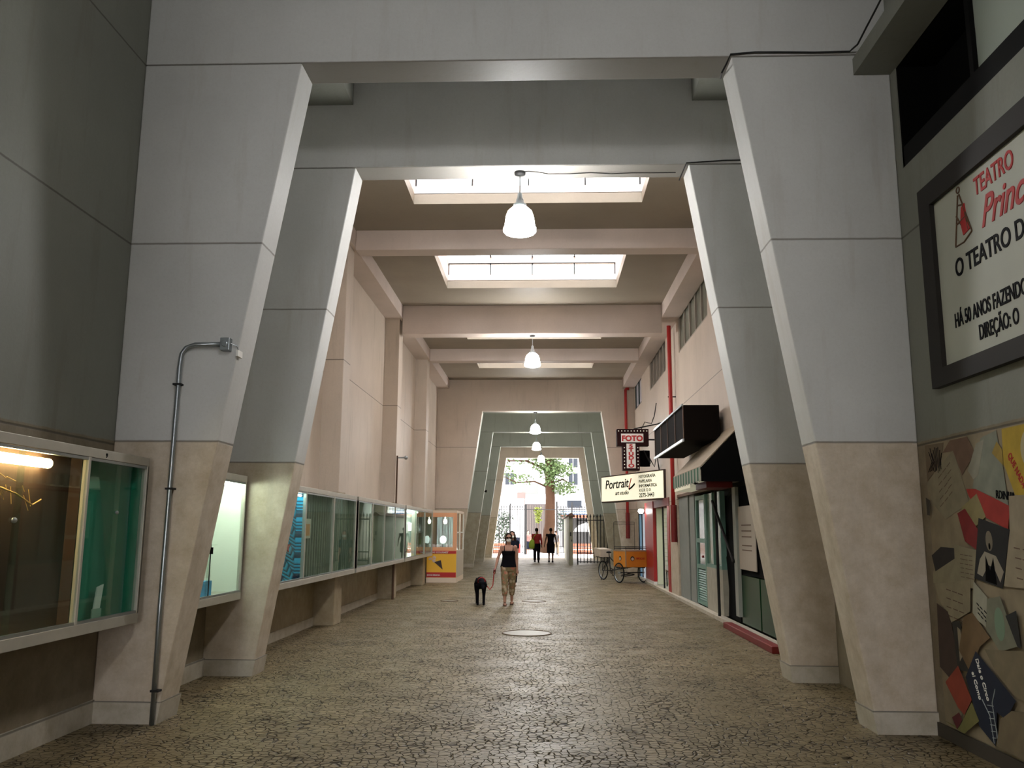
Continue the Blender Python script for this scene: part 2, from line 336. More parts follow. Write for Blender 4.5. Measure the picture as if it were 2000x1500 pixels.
for i, (yy, t) in enumerate([(33.0, 'first green-grey leaning frame of the far tunnel, its opening widest and tallest of the tunnel'), (40.0, 'second green-grey leaning frame inside the far tunnel'),
                             (47.1, 'third leaning frame inside the far tunnel, one short of the street exit'), (54.5, 'last leaning frame of the tunnel, rimmed with daylight at the street exit')]):
    frame(yy, 0.41, HC, 6.27, 2.31, 3.2, -3.86, 3.86, 'tunnel_frame_shaded' if i < 3 else 'hall_wall', t)
for y0, z0, T, t in ((15.9, 7.1, 0.4, 'shallow beige ceiling beam between the first and second skylights'), (21.6, 6.74, 0.45, 'deep pinkish ceiling beam between the second and third skylights'),
                     (27.0, 7.1, 0.4, 'shallow beige ceiling beam just before the farthest skylight')):
    MB().box(-3.4, 3.35, y0, y0 + T, z0, 7.51).build('ceiling_beam', 'hall_beam', base=(0, y0, z0), bevel=0.015, label=t, cat='beam')

# ------------------------------------------------------------------ pendant lamps
def lamp(x, y, zm, label):
    r = thing('pendant_lamp', label, 'lamp', (x, y, zm), 'bell-shaped glass pendant lamps')
    MB().rings([(x, y, zm, 0.075, 0.075), (x, y, zm - 0.03, 0.07, 0.07), (x, y, zm - 0.045, 0.02, 0.02)], 20).build('ceiling_mount', 'dark_iron', r, smooth=True)
    c = zm - 0.66
    MB().cyl((x, y, zm - 0.03), (x, y, c + 0.36), 0.008).build('cord', 'steel', r)
    MB().rings([(x, y, c + z, q, q) for z, q in ((0.39, 0.012), (0.37, 0.03), (0.31, 0.036), (0.28, 0.05), (0.23, 0.052), (0.22, 0.085), (0.185, 0.092), (0.175, 0.07))], 24).build('lamp_cap', 'steel', r, smooth=True)
    MB().rings([(x, y, c + z, q, q) for z, q in ((0.18, 0.07), (0.165, 0.11), (0.12, 0.155), (0.05, 0.18), (-0.03, 0.19), (-0.08, 0.198), (-0.11, 0.212), (-0.14, 0.213), (-0.165, 0.19), (-0.19, 0.10), (-0.197, 0.03))], 32).build('lamp_shade', 'lamp_glass', r, smooth=True)
lamp(0, 2.6, 6.3, 'pendant lamp overhead, just above the top edge of the view')
lamp(-0.02, 10.48, 6.3, 'largest pendant lamp, glowing white against the first skylight')
lamp(0.0, 21.82, 6.74, 'pendant lamp under the deep pinkish beam, in front of the farthest skylight')
lamp(-0.03, 33.2, 6.27, 'pendant lamp at the mouth of the green-grey tunnel')
lamp(-0.04, 40.2, 6.27, 'pendant lamp halfway down the green-grey tunnel')
lamp(0.16, 47.3, 6.27, 'pendant lamp nearest the street exit, above the tree trunk')

# ------------------------------------------------------------------ conduit and small fittings on the frames
r = thing('conduit_pipe', 'grey steel conduit running up the nearest left column beside the display case', 'pipe', (-3.15, 7.74, 0))
MB().tube([(-3.15, 7.735, 0.0), (-3.15, 7.735, 1.0), (-3.13, 7.735, 3.2), (-3.12, 7.735, 3.32), (-3.08, 7.735, 3.38), (-3.0, 7.735, 3.41), (-2.74, 7.735, 3.41)], 0.021, 10).build('pipe', 'steel', r, smooth=True)
MB().box(-2.75, -2.66, 7.70, 7.78, 3.35, 3.47).cyl((-2.705, 7.69, 3.41), (-2.705, 7.70, 3.41), 0.03).build('junction_box', 'steel', r, bevel=0.006)
for z in (0.28, 2.05, 3.02): MB().box(-3.185 + 0.01, -3.10, 7.708, 7.78, z, z + 0.018).build('clamp', 'dark_iron', r)
r = thing('sensor_box', 'small white box on a wire beside the junction box, on the nearest left column', 'sensor', (-2.6, 7.80, 3.33))
MB().box(-2.605, -2.585, 7.74, 7.86, 3.30, 3.36).build('housing', 'white_paint', r); MB().tube([(-2.66, 7.735, 3.42), (-2.61, 7.76, 3.40), (-2.595, 7.79, 3.36)], 0.004, 6).build('wire', 'steel', r)
def wire(name, pts, rad, label, m='dark_iron', cat='cable'):
    pts = [Vector(p) for p in pts]; P = []
    for a, b in zip(pts, pts[1:]):
        n = max(2, int((b - a).length / 0.25))
        P += [a.lerp(b, i / n) + Vector((random.uniform(-.3, .3), random.uniform(-.3, .3), random.uniform(-1, 1))) * 0.012 * (0 if i == 0 else 1) for i in range(n)]
    MB().tube(P + [pts[-1]], rad, 6).build(name, m, base=pts[0], label=label, cat=cat)
wire('cable', [(2.1, 8.15, 6.28), (2.06, 7.9, 6.2), (2.12, 7.755, 6.31), (2.6, 7.755, 6.325), (3.27, 7.755, 6.32), (3.29, 7.6, 6.3), (3.275, 6.6, 6.42), (3.29, 5.5, 6.36)], 0.009, 'black cable stapled over the right column of the nearest frame')
wire('cable', [(2.05, 10.55, 6.2), (2.1, 10.26, 6.31), (2.6, 10.26, 6.34), (3.6, 10.26, 6.32)], 0.008, 'black cable along the lintel of the second frame, at its right end')
wire('cable', [(0.0, 10.45, 6.295), (0.2, 10.4, 6.27), (0.35, 10.5, 6.285), (2.0, 10.5, 6.285)], 0.006, 'thin cable running right from the largest pendant lamp')
for x, y, z, t in ((-2.78, 33.3, 3.95, 'first'), (-2.55, 40.3, 3.5, 'second')):
    MB().tube([(x, y, z), (x + 0.16, y - 0.02, z)], 0.03, 8).tube([(x + 0.14, y - 0.02, z - 0.05), (x + 0.14, y - 0.02, z + 0.06)], 0.035, 8).build('wall_spotlight', 'black', base=(x, y, z), label='small dark spotlight on the left column of the %s tunnel frame' % t, cat='spotlight')
r = thing('standpipe', 'thin dark pipe with a side tap against the left wall, above the display cases', 'pipe', (-3.42, 21.5, 0))
MB().cyl((-3.42, 21.5, 2.335), (-3.42, 21.5, 3.55), 0.022).build('pipe', 'wood_dark', r); MB().cyl((-3.44, 21.5, 0), (-3.44, 21.5, 0.87), 0.03).build('lower_pipe', 'wood_dark', r)
MB().tube([(-3.42, 21.5, 3.5), (-3.22, 21.5, 3.5)], 0.018).ell((-3.2, 21.5, 3.5), (.05, .05, .05)).build('tap', 'steel', r)

# ------------------------------------------------------------------ display cases on the left wall
mat('back_green', (0.012, 0.20, 0.125), 0.8, noise=0.2, nscale=3); mat('back_brown', (0.028, 0.010, 0.004), 0.8, noise=0.5, nscale=4); mat('back_white', (0.80, 0.82, 0.76), 0.7)
mat('back_grey', (0.17, 0.19, 0.16), 0.8, noise=0.35, nscale=5); mat('back_drape', (0.24, 0.26, 0.20), 0.85, noise=0.4, nscale=3)
mat('tube_warm', (1, 0.8, 0.5), 0.4, emit=(1.0, 0.66, 0.30), estr=60); mat('tube_cool', (0.9, 1, 0.9), 0.4, emit=(0.95, 1.0, 0.88), estr=60); mat('tube_dim', (0.9, 1, 0.95), 0.4, emit=(0.85, 1.0, 0.95), estr=24)
Z0, Z1, XF = 0.88, 2.33, -3.30
def case(y0, y1, secs, xb, label, stiles=0.035, z0=Z0, z1=Z1, bx=None):
    """secs: list of (ya, yb, backing material, number of panes)"""
    r = thing('display_case', label, 'display case', (xb, y0, z0))
    f = MB()
    f.box(xb, XF, y0, y1, z1 - 0.075, z1); f.box(xb, XF, y0, y1, z0, z0 + 0.085)
    ed = sorted(set([y0 + stiles / 2, y1 - stiles / 2] + [s[0] for s in secs[1:]]))
    for e in ed: f.box(XF - 0.05, XF, e - stiles / 2, e + stiles / 2, z0 + 0.085, z1 - 0.075)
    f.box(xb, XF, y0, y0 + 0.02, z0 + 0.085, z1 - 0.075); f.box(xb, XF, y1 - 0.02, y1, z0 + 0.085, z1 - 0.075)
    f.build('frame', 'frame_metal', r, bevel=0.004)
    for z in (z0 + 0.086, z1 - 0.1): MB().box(XF - 0.035, XF - 0.005, y0 + 0.03, y1 - 0.03, z, z + 0.022).build('track', 'steel', r)
    bk_ = (bx or xb) + 0.01
    for a, b, bm_, n in secs:
        m = MB(); nn = 24 if bm_ in ('back_drape', 'back_grey') else 1
        for q in range(nn):
            ya, yb_ = a + (b - a) * q / nn, a + (b - a) * (q + 1) / nn; d = 0.02 + (0.03 * (q % 2) if nn > 1 else 0)
            m.box(bk_, bk_ + d - .01, ya + 0.012, yb_ - (0.0 if q < nn - 1 else 0.012), z0 + 0.086, z1 - 0.076)
        m.box(bk_, XF - 0.05, a + 0.021, a + 0.027, z0 + 0.086, z1 - 0.076); m.box(bk_, XF - 0.05, b - 0.027, b - 0.021, z0 + 0.086, z1 - 0.076); m.build('back_panel', bm_, r)
        for q in range(n):
            ya, yb_ = a + (b - a) * q / n - 0.03, a + (b - a) * (q + 1) / n + 0.03
            xx = XF - 0.012 - 0.012 * (q % 2)
            MB().box(xx - 0.004, xx, max(ya, y0 + 0.04), min(yb_, y1 - 0.04), z0 + 0.09, z1 - 0.08).build('glass_pane', 'case_glass', r)
    return r
c1 = case(3.2, 7.64, [(3.2, 6.62, 'back_brown', 4), (6.62, 7.64, 'back_green', 2)], -3.71, 'wide glazed display case nearest the viewer, glowing warm at left with a green-backed section', bx=-3.46)
MB().cyl((-3.39, 4.4, 2.17), (-3.39, 6.2, 2.17), 0.036).build('fluorescent_tube', 'tube_warm', c1, label='warm glowing fluorescent tube')
txt('9', 0.05, 'text_black', c1, (-3.298, 6.85, 2.27), '+x')
MB().ell((-3.305, 5.72, 1.75), (.015, .03, .02)).build('lock', 'steel', c1); MB().ell((-3.305, 7.12, 1.83), (.012, .025, .015)).build('lock', 'steel', c1)
c2 = case(8.22, 10.24, [(8.22, 10.24, 'back_white', 2)], -3.71, 'brightly lit white display case between the two nearest frames')
MB().cyl((-3.40, 8.3, 2.22), (-3.40, 10.15, 2.22), 0.02).build('fluorescent_tube', 'tube_cool', c2)
MB().box(-3.70, -3.42, 8.4, 9.72, 1.515, 1.523).build('shelf', 'clear_glass', c2); MB().box(-3.33, -3.295, 9.22, 9.28, 1.43, 1.50).build('lock', 'black', c2)
MB().box(-3.315, -3.309, 9.245, 9.262, 0.97, 2.25).build('pane_edge', 'dark_iron', c2)
def item(name, m, mt, base, label, cat, group=None, **k): return m.build(name, mt, base=base, label=label, cat=cat, group=group, **k)
item('cardboard_box', MB().hexa([(-3.66, 9.3, 1.525), (-3.45, 9.3, 1.525), (-3.45, 9.62, 1.525), (-3.66, 9.62, 1.525)], [(-3.66, 9.27, 1.67), (-3.47, 9.27, 1.67), (-3.47, 9.56, 1.67), (-3.66, 9.56, 1.67)]), mat('kraft', (0.30, 0.27, 0.20), 0.8, noise=0.2), (-3.55, 9.45, 1.525), 'brown box on the glass shelf of the white display case', 'box')
item('pale_box', MB().box(-3.67, -3.55, 9.28, 9.56, 1.672, 1.79), mat('kraft_pale', (0.55, 0.53, 0.45), 0.8), (-3.6, 9.4, 1.672), 'pale box lying on the brown box in the white display case', 'box')
item('green_book', MB().hexa([(-3.6, 9.1, 1.525), (-3.44, 9.1, 1.525), (-3.44, 9.2, 1.525), (-3.6, 9.2, 1.525)], [(-3.6, 8.98, 1.74), (-3.44, 8.98, 1.74), (-3.44, 9.05, 1.74), (-3.6, 9.05, 1.74)]), mat('book_green', (0.04, 0.22, 0.15), 0.6, noise=0.5, nscale=20), (-3.5, 9.1, 1.525), 'dark green book leaning on the glass shelf of the white display case', 'book')
item('gift_box', MB().box(-3.62, -3.42, 9.26, 9.62, 0.967, 1.13), mat('box_blue', (0.02, 0.30, 0.62), 0.5, noise=0.5, nscale=14), (-3.5, 9.4, 0.967), 'bright blue box on the floor of the white display case', 'box')
item('white_packet', MB().box(-3.66, -3.60, 9.26, 9.66, 1.132, 1.19), 'white_paint', (-3.63, 9.4, 1.132), 'white packet on top of the bright blue box', 'packet')
r = thing('glass_planter', 'open glass bowl of green leaves beside the bright blue box', 'planter', (-3.52, 8.95, 0.967))
MB().prism([(8.72, 1.22), (8.80, 0.967), (9.14, 0.967), (9.22, 1.20), (9.20, 1.20), (9.12, 0.98), (8.82, 0.98), (8.74, 1.22)], 'x', -3.62, -3.42).build('bowl', 'clear_glass', r)
m = MB()
for i in range(60):
    y = random.uniform(8.84, 9.1); z = random.uniform(0.985, 1.08); m.ell((random.uniform(-3.6, -3.44), y, z), (.03, .03, .012), 6, 4)
m.build('leaves', mat('leaf_dark', (0.03, 0.19, 0.05), 0.6), r)
m = MB()
for i in range(5): m.hexa([(-3.5, 8.55 + i * .03, 0.967), (-3.49, 8.55 + i * .03, 0.967), (-3.49, 8.57 + i * .03, 0.967), (-3.5, 8.57 + i * .03, 0.967)], [(-3.5, 8.5 + i * .06, 1.1), (-3.49, 8.5 + i * .06, 1.1), (-3.49, 8.53 + i * .06, 1.1), (-3.5, 8.53 + i * .06, 1.1)])
item('orange_flower', m, mat('petal_orange', (0.65, 0.20, 0.05), 0.6), (-3.5, 8.6, 0.967), 'orange paper flower at the left end of the white display case', 'flower')
# items in case 1
item('paper_card', MB().hexa([(-3.40, 7.02, 0.967), (-3.39, 7.02, 0.967), (-3.39, 7.12, 0.967), (-3.40, 7.12, 0.967)], [(-3.40, 7.07, 1.22), (-3.39, 7.07, 1.22), (-3.39, 7.17, 1.24), (-3.40, 7.17, 1.24)]), 'white_paint', (-3.45, 7.07, 0.967), 'tall white card leaning in the green section of the nearest display case', 'card')
item('paper_card', MB().box(-3.38, -3.37, 6.98, 7.12, 0.967, 1.05), mat('card_green', (0.30, 0.42, 0.34), 0.7), (-3.4, 7.05, 0.967), 'short pale green card in front of the tall white card', 'card')
item('notice_sheet', MB().box(-3.438, -3.434, 6.72, 6.94, 1.62, 1.92), mat('sheet_green', (0.05, 0.26, 0.17), 0.7), (-3.436, 6.85, 1.62), 'faded greenish notice pinned in the green section of the nearest display case', 'notice')
m = MB(); m.tube([(-3.35, 5.3, 2.13), (-3.34, 5.5, 1.98), (-3.33, 5.75, 1.93), (-3.33, 5.95, 1.86), (-3.33, 6.05, 1.9)], 0.006, 5)
for i in range(26):
    y = random.uniform(5.2, 6.0); z = 2.15 - (y - 5.2) * 0.3 + random.uniform(-.08, .03)
    m.tube([(-3.34, y, z), (-3.34, y + random.uniform(.02, .12), z - random.uniform(.01, .12))], 0.003, 4)
item('dry_twig', m, mat('twig', (0.45, 0.28, 0.10), 0.8), (-3.34, 5.5, 2.0), 'dry curling twig hanging under the warm tube of the nearest display case', 'twig')
# case 3
def scales_mat():
    k = NT('blue_scales'); g = k.n('NewGeometry'); sep = k.n('SeparateXYZ'); k.l(g.outputs['Position'], sep.inputs[0])
    y = k.math('MULTIPLY', sep.outputs[1], 2.3); z = sep.outputs[2]
    a = k.math('ADD', z, k.math('MULTIPLY', sep.outputs[1], 0.55)); band = k.math('FRACT', k.math('MULTIPLY', a, 3.2))
    arc = k.math('ADD', k.math('MULTIPLY', z, 13), k.math('MULTIPLY', k.math('ABSOLUTE', k.math('SUBTRACT', band, 0.5)), -2.4))
    s = k.math('FRACT', arc); c = k.mix(k.ramp(s, 0.25, 0.7), (0.0, 0.04, 0.09), (0.02, 0.50, 0.80))
    c = k.mix(k.ramp(band, 0.86, 0.98), c, (0.0, 0.035, 0.09)); k.l(c, k.b.inputs['Base Color']); k.b.inputs['Roughness'].default_value = 0.5
scales_mat()
c3 = case(10.74, 16.42, [(10.74, 12.9, 'blue_scales', 2), (12.9, 14.66, 'back_grey', 2), (14.66, 16.42, 'back_drape', 3)], -3.66, 'display case past the second frame, its first section backed with blue scales', stiles=0.05, bx=-3.46)
MB().cyl((-3.37, 11.0, 2.2), (-3.37, 12.8, 2.2), 0.018).build('fluorescent_tube', 'tube_dim', c3)
for (y, z, s) in ((12.55, 2.0, .09), (11.5, 1.55, .12), (12.4, 1.45, .1), (11.75, 1.15, .12)):
    P = [(y + s * 2 * (1 if i % 2 == 0 else 0.42) * math.cos(PI * i / 5 + .3), z + s * (1 if i % 2 == 0 else 0.42) * math.sin(PI * i / 5 + .3)) for i in range(10)]
    item('starfish', MB().prism(P, 'x', -3.438, -3.42), mat('starfish_red', (0.50, 0.04, 0.05), 0.7), (-3.43, y, z), {2.0: 'red starfish near the top of the blue-scaled backing', 1.55: 'red starfish half hidden behind the second left column', 1.45: 'red starfish midway down the right edge of the blue-scaled backing', 1.15: 'red starfish low on the blue-scaled backing'}[z], 'starfish')
item('poster', MB().box(-3.36, -3.355, 13.05, 13.38, 1.56, 1.86), mat('paper_white', (0.55, 0.53, 0.46), 0.7), (-3.36, 13.2, 1.56), 'small white poster with an orange picture behind the glass, right of the blue scales', 'poster')
item('picture_print', MB().box(-3.352, -3.349, 13.11, 13.32, 1.60, 1.78), mat('print_orange', (0.60, 0.27, 0.10), 0.7), (-3.35, 13.2, 1.6), 'orange print on the small white poster', 'picture')
item('grey_card', MB().box(-3.36, -3.355, 12.93, 13.15, 1.36, 1.52), mat('card_grey', (0.36, 0.38, 0.34), 0.7), (-3.36, 13.0, 1.36), 'grey card low behind the glass, beside the blue scales', 'card')
c4 = case(16.58, 22.28, [(16.58, 18.0, 'back_drape', 1), (18.0, 19.4, 'back_drape', 1), (19.4, 20.8, 'back_grey', 1), (20.8, 22.28, 'back_drape', 1)], -3.66, 'long display case of four panes hung with dull green drapes', stiles=0.045)
m = MB().box(-3.62, -3.32, 16.60, 16.66, 0.967, 2.25); item('case_post', m, mat('post_pale', (0.5, 0.47, 0.47), 0.4), (-3.5, 16.6, 0.967), 'pale upright post at the near end of the draped display case', 'post')
c5 = case(22.42, 27.9, [(22.42, 24.3, 'back_white', 2), (24.3, 26.1, 'back_brown', 2), (26.1, 27.9, 'back_drape', 2)], -3.66, 'farthest display case, crowded with goods, ending beside the popcorn kiosk')
MB().cyl((-3.42, 22.8, 2.2), (-3.42, 25.2, 2.2), 0.018).build('fluorescent_tube', 'tube_dim', c5)
MB().box(-3.62, -3.36, 22.6, 27.6, 1.58, 1.59).build('shelf', 'clear_glass', c5)
cols = [('goods_dark', (0.03, 0.03, 0.04)), ('goods_red', (0.45, 0.03, 0.04)), ('goods_white', (0.7, 0.7, 0.72)), ('goods_brown', (0.2, 0.1, 0.05))]
for i in range(12):
    y = 22.75 + i * 0.42; zb = 0.967 if i % 2 else 1.592; n_, c_ = cols[i % 4]; h = 0.22 + 0.1 * ((i * 7) % 3)
    b = 0.07
    m = MB().rings([(-3.5, y, zb, b, b), (-3.5, y, zb + h * .6, b, b), (-3.5, y, zb + h * .75, b * .45, b * .45), (-3.5, y, zb + h, b * .4, b * .4)], 10)
    item('bottle', m, mat(n_, c_, 0.3), (-3.5, y, zb), '%s bottle on the %s of the farthest display case' % (n_.split('_')[1], 'floor' if i % 2 else 'glass shelf'), 'bottle', group='%s bottles on the %s' % (n_.split('_')[1], 'case floor' if i % 2 else 'glass shelf'))

# ------------------------------------------------------------------ popcorn kiosk at the end of the left wall
mat('kiosk_orange', (0.85, 0.42, 0.22), 0.5); mat('kiosk_red', (0.50, 0.02, 0.02), 0.5); mat('kiosk_yellow', (0.90, 0.50, 0.035), 0.5); mat('kiosk_base', (0.75, 0.62, 0.48), 0.6); mat('navy', (0.012, 0.015, 0.06), 0.6)
mat('dim_bulb', (1, 0.9, 0.8), 0.3, emit=(1.0, 0.80, 0.55), estr=30)
r = thing('popcorn_kiosk', 'small glazed popcorn kiosk with a yellow and red front panel, against the left wall', 'kiosk', (-3.05, 28.4, 0))
x0, x1, y0, y1 = -3.56, -2.57, 28.42, 30.9
MB().box(x0, x1, y0, y1, 0, 0.16).build('base', 'kiosk_base', r)
p = MB().box(x0 + .01, x1 - .01, y0 + .01, y0 + .04, 0.16, 1.0).build('front_panel', 'kiosk_yellow', r)
MB().box(x0 + .01, x1 - .012, y0, y0 + .009, 0.93, 1.02).build('red_stripe', 'kiosk_red', p); MB().box(x0 + .01, x1 - .012, y0, y0 + .009, 0.17, 0.33).build('red_stripe', 'kiosk_red', p)
MB().prism([(-3.30, 0.66), (-3.02, 0.42), (-3.08, 0.72)], 'y', y0 - .001, y0 + .009).build('popcorn_cone', mat('cone', (0.05, 0.03, 0.03), 0.6), p)
m = MB()
for i in range(14): m.ell((-3.26 - random.random() * .2, y0 + .004, 0.64 + random.random() * .2), (.035, .004, .03), 8, 5)
m.build('popcorn', mat('popcorn', (0.65, 0.5, 0.45), 0.8), p)
MB().box(x0, x1, y0 + .04, y1, 0.16, 1.02).build('cabinet', mat('kiosk_side', (0.52, 0.46, 0.36), 0.6), r)
m = MB().box(x0, x1, y0, y1, 2.26, 2.34); m.build('roof', 'kiosk_base', r)
m = MB()
m.box(x0, x1, y0, y0 + .04, 1.02, 1.14).box(x0, x1, y0, y0 + .04, 2.12, 2.26).box(x0, x0 + .13, y0, y0 + .04, 1.14, 2.12).box(x1 - .13, x1, y0, y0 + .04, 1.14, 2.12)
m.build('window_frame', 'kiosk_orange', r)
MB().box(x0 + .13, x1 - .13, y0 + .015, y0 + .021, 1.14, 2.12).build('glass_pane', 'clear_glass', r)
m = MB()
for yy in (y0 + .04, 29.6, y1 - .04): m.box(x1 - .04, x1, yy, yy + .04, 1.02, 2.26)
m.box(x1 - .04, x1, y0 + .04, y1, 1.60, 1.63); m.build('side_frame', 'white_paint', r)
MB().box(x1 - .022, x1 - .016, y0 + .08, y1 - .04, 1.04, 2.25).build('side_glass', 'clear_glass', r)
MB().box(x0 + .02, x0 + .06, y0 + .04, y1, 1.02, 2.26).box(x0 + .06, x1 - .05, y1 - .05, y1 - .01, 1.02, 2.26).build('back_wall', mat('kiosk_back', (0.34, 0.30, 0.26), 0.7), r)
MB().cyl((-3.05, 29.2, 2.0), (-3.05, 29.2, 2.26), 0.01).ell((-3.05, 29.2, 1.98), (.06, .06, .08)).build('bulb', 'dim_bulb', r)
txt('OCAS GOURMET', 0.075, 'white_paint', p, (-3.5, y0 - .004, 0.945), '-y', sx=1.15); txt('DOCE DELICIA', 0.08, 'white_paint', p, (-3.53, y0 - .004, 0.215), '-y', sx=0.8)
m = MB()
for i in range(9): m.ell((-3.4 + (i % 5) * .15, 28.8 + (i // 5) * .3, 1.13), (.07, .09, .10), 8, 6)
item('popcorn_bags', m, mat('bag_mix', (0.55, 0.45, 0.45), 0.4, noise=0.6, nscale=8), (-3.1, 28.8, 1.02), 'heap of packed snack bags on the counter inside the popcorn kiosk', 'snack bags')
bpy.data.objects['popcorn_bags']['kind'] = 'stuff'
r = thing('popcorn_machine', 'round white-lit popcorn machine standing in the kiosk window', 'popcorn machine', (-3.02, 28.7, 1.02))
MB().cyl((-3.02, 28.66, 1.025), (-3.02, 28.66, 1.26), .05).build('stand', 'steel', r); MB().ell((-3.05, 28.66, 1.38), (.11, .11, .13)).build('globe', mat('globe', (0.9, 0.9, 0.9), 0.3, emit=(1, 1, 1), estr=1.3), r, smooth=True)

# ------------------------------------------------------------------ right wall near the viewer: high window, theatre sign, pasted papers
o = struct('window_5', MB().box(3.66, 3.72, 3.6, 7.66, 5.06, 5.26).box(3.66, 3.72, 6.30, 6.36, 5.26, 6.12).box(3.68, 4.05, 3.6, 7.66, 6.08, 6.12), mat('black_frame', (0.004, 0.004, 0.004), 0.6, spec=.1))
MB().box(3.70, 3.71, 3.6, 6.30, 5.26, 6.10).build('window_pane', mat('pale_pane', (0.30, 0.34, 0.29), 0.4), o)
MB().box(4.02, 4.09, 3.6, 7.66, 5.06, 6.12).box(3.66, 4.02, 7.63, 7.659, 5.062, 6.118).build('shade_backing', 'black', o)  # black sheets that paint in the shade inside the window opening
r = thing('theatre_sign', 'hand-lettered white theatre sign in a thick black frame, high on the near right wall', 'sign', (3.64, 6.2, 2.9))
m = MB(); m.box(3.585, 3.645, 7.06, 7.27, 2.90, 4.66).box(3.585, 3.645, 3.2, 7.06, 2.90, 3.05).box(3.585, 3.645, 3.2, 7.06, 4.47, 4.66); m.build('frame', mat('sign_frame', (0.012, 0.009, 0.007), 0.7), r)
MB().box(3.625, 3.645, 3.2, 7.06, 3.05, 4.47).build('board', mat('sign_board', (0.42, 0.43, 0.37), 0.6, noise=0.12, nscale=2), r)
X = 3.622
txt('TEATRO', 0.20, 'text_red', r, (X, 6.385, 4.27), '-x', sx=0.74, label='red lettering')
txt('Princesa', 0.33, 'text_red', r, (X, 6.33, 3.99), '-x', sx=0.85, shear=0.45, name='script_lettering', rot=-0.02, label='red script lettering')
txt('O TEATRO DO RIO', 0.205, 'text_black', r, (X, 6.78, 3.735), '-x', sx=0.83)
txt('HÁ 50 ANOS FAZENDO', 0.165, 'text_black', r, (X, 6.86, 3.335), '-x', sx=0.60)
txt('DIREÇÃO: O', 0.165, 'text_black', r, (X, 6.50, 3.155), '-x', sx=0.60)
m = MB()
for a, b in (((6.64, 4.38), (6.74, 3.98)), ((6.62, 4.38), (6.47, 4.02)), ((6.74, 3.98), (6.60, 3.975)), ((6.60, 3.975), (6.47, 4.02)), ((6.70, 4.15), (6.53, 4.17)), ((6.66, 4.3), (6.58, 4.28)), ((6.69, 4.22), (6.62, 4.12)), ((6.55, 4.2), (6.52, 4.05))):
    m.tube([(X, a[0], a[1]), (X, b[0], b[1])], 0.007, 6)
m.torus((X, 6.63, 4.42), 0.025, 0.006, (1, 0, 0), 14, 6); m.build('drawing', 'wood_dark', r)
MB().prism([(6.60, 4.26), (6.55, 4.28), (6.53, 4.12), (6.49, 4.05), (6.60, 4.03), (6.63, 4.14)], 'x', 3.6175, 3.6245).build('drawing', 'text_red', r)

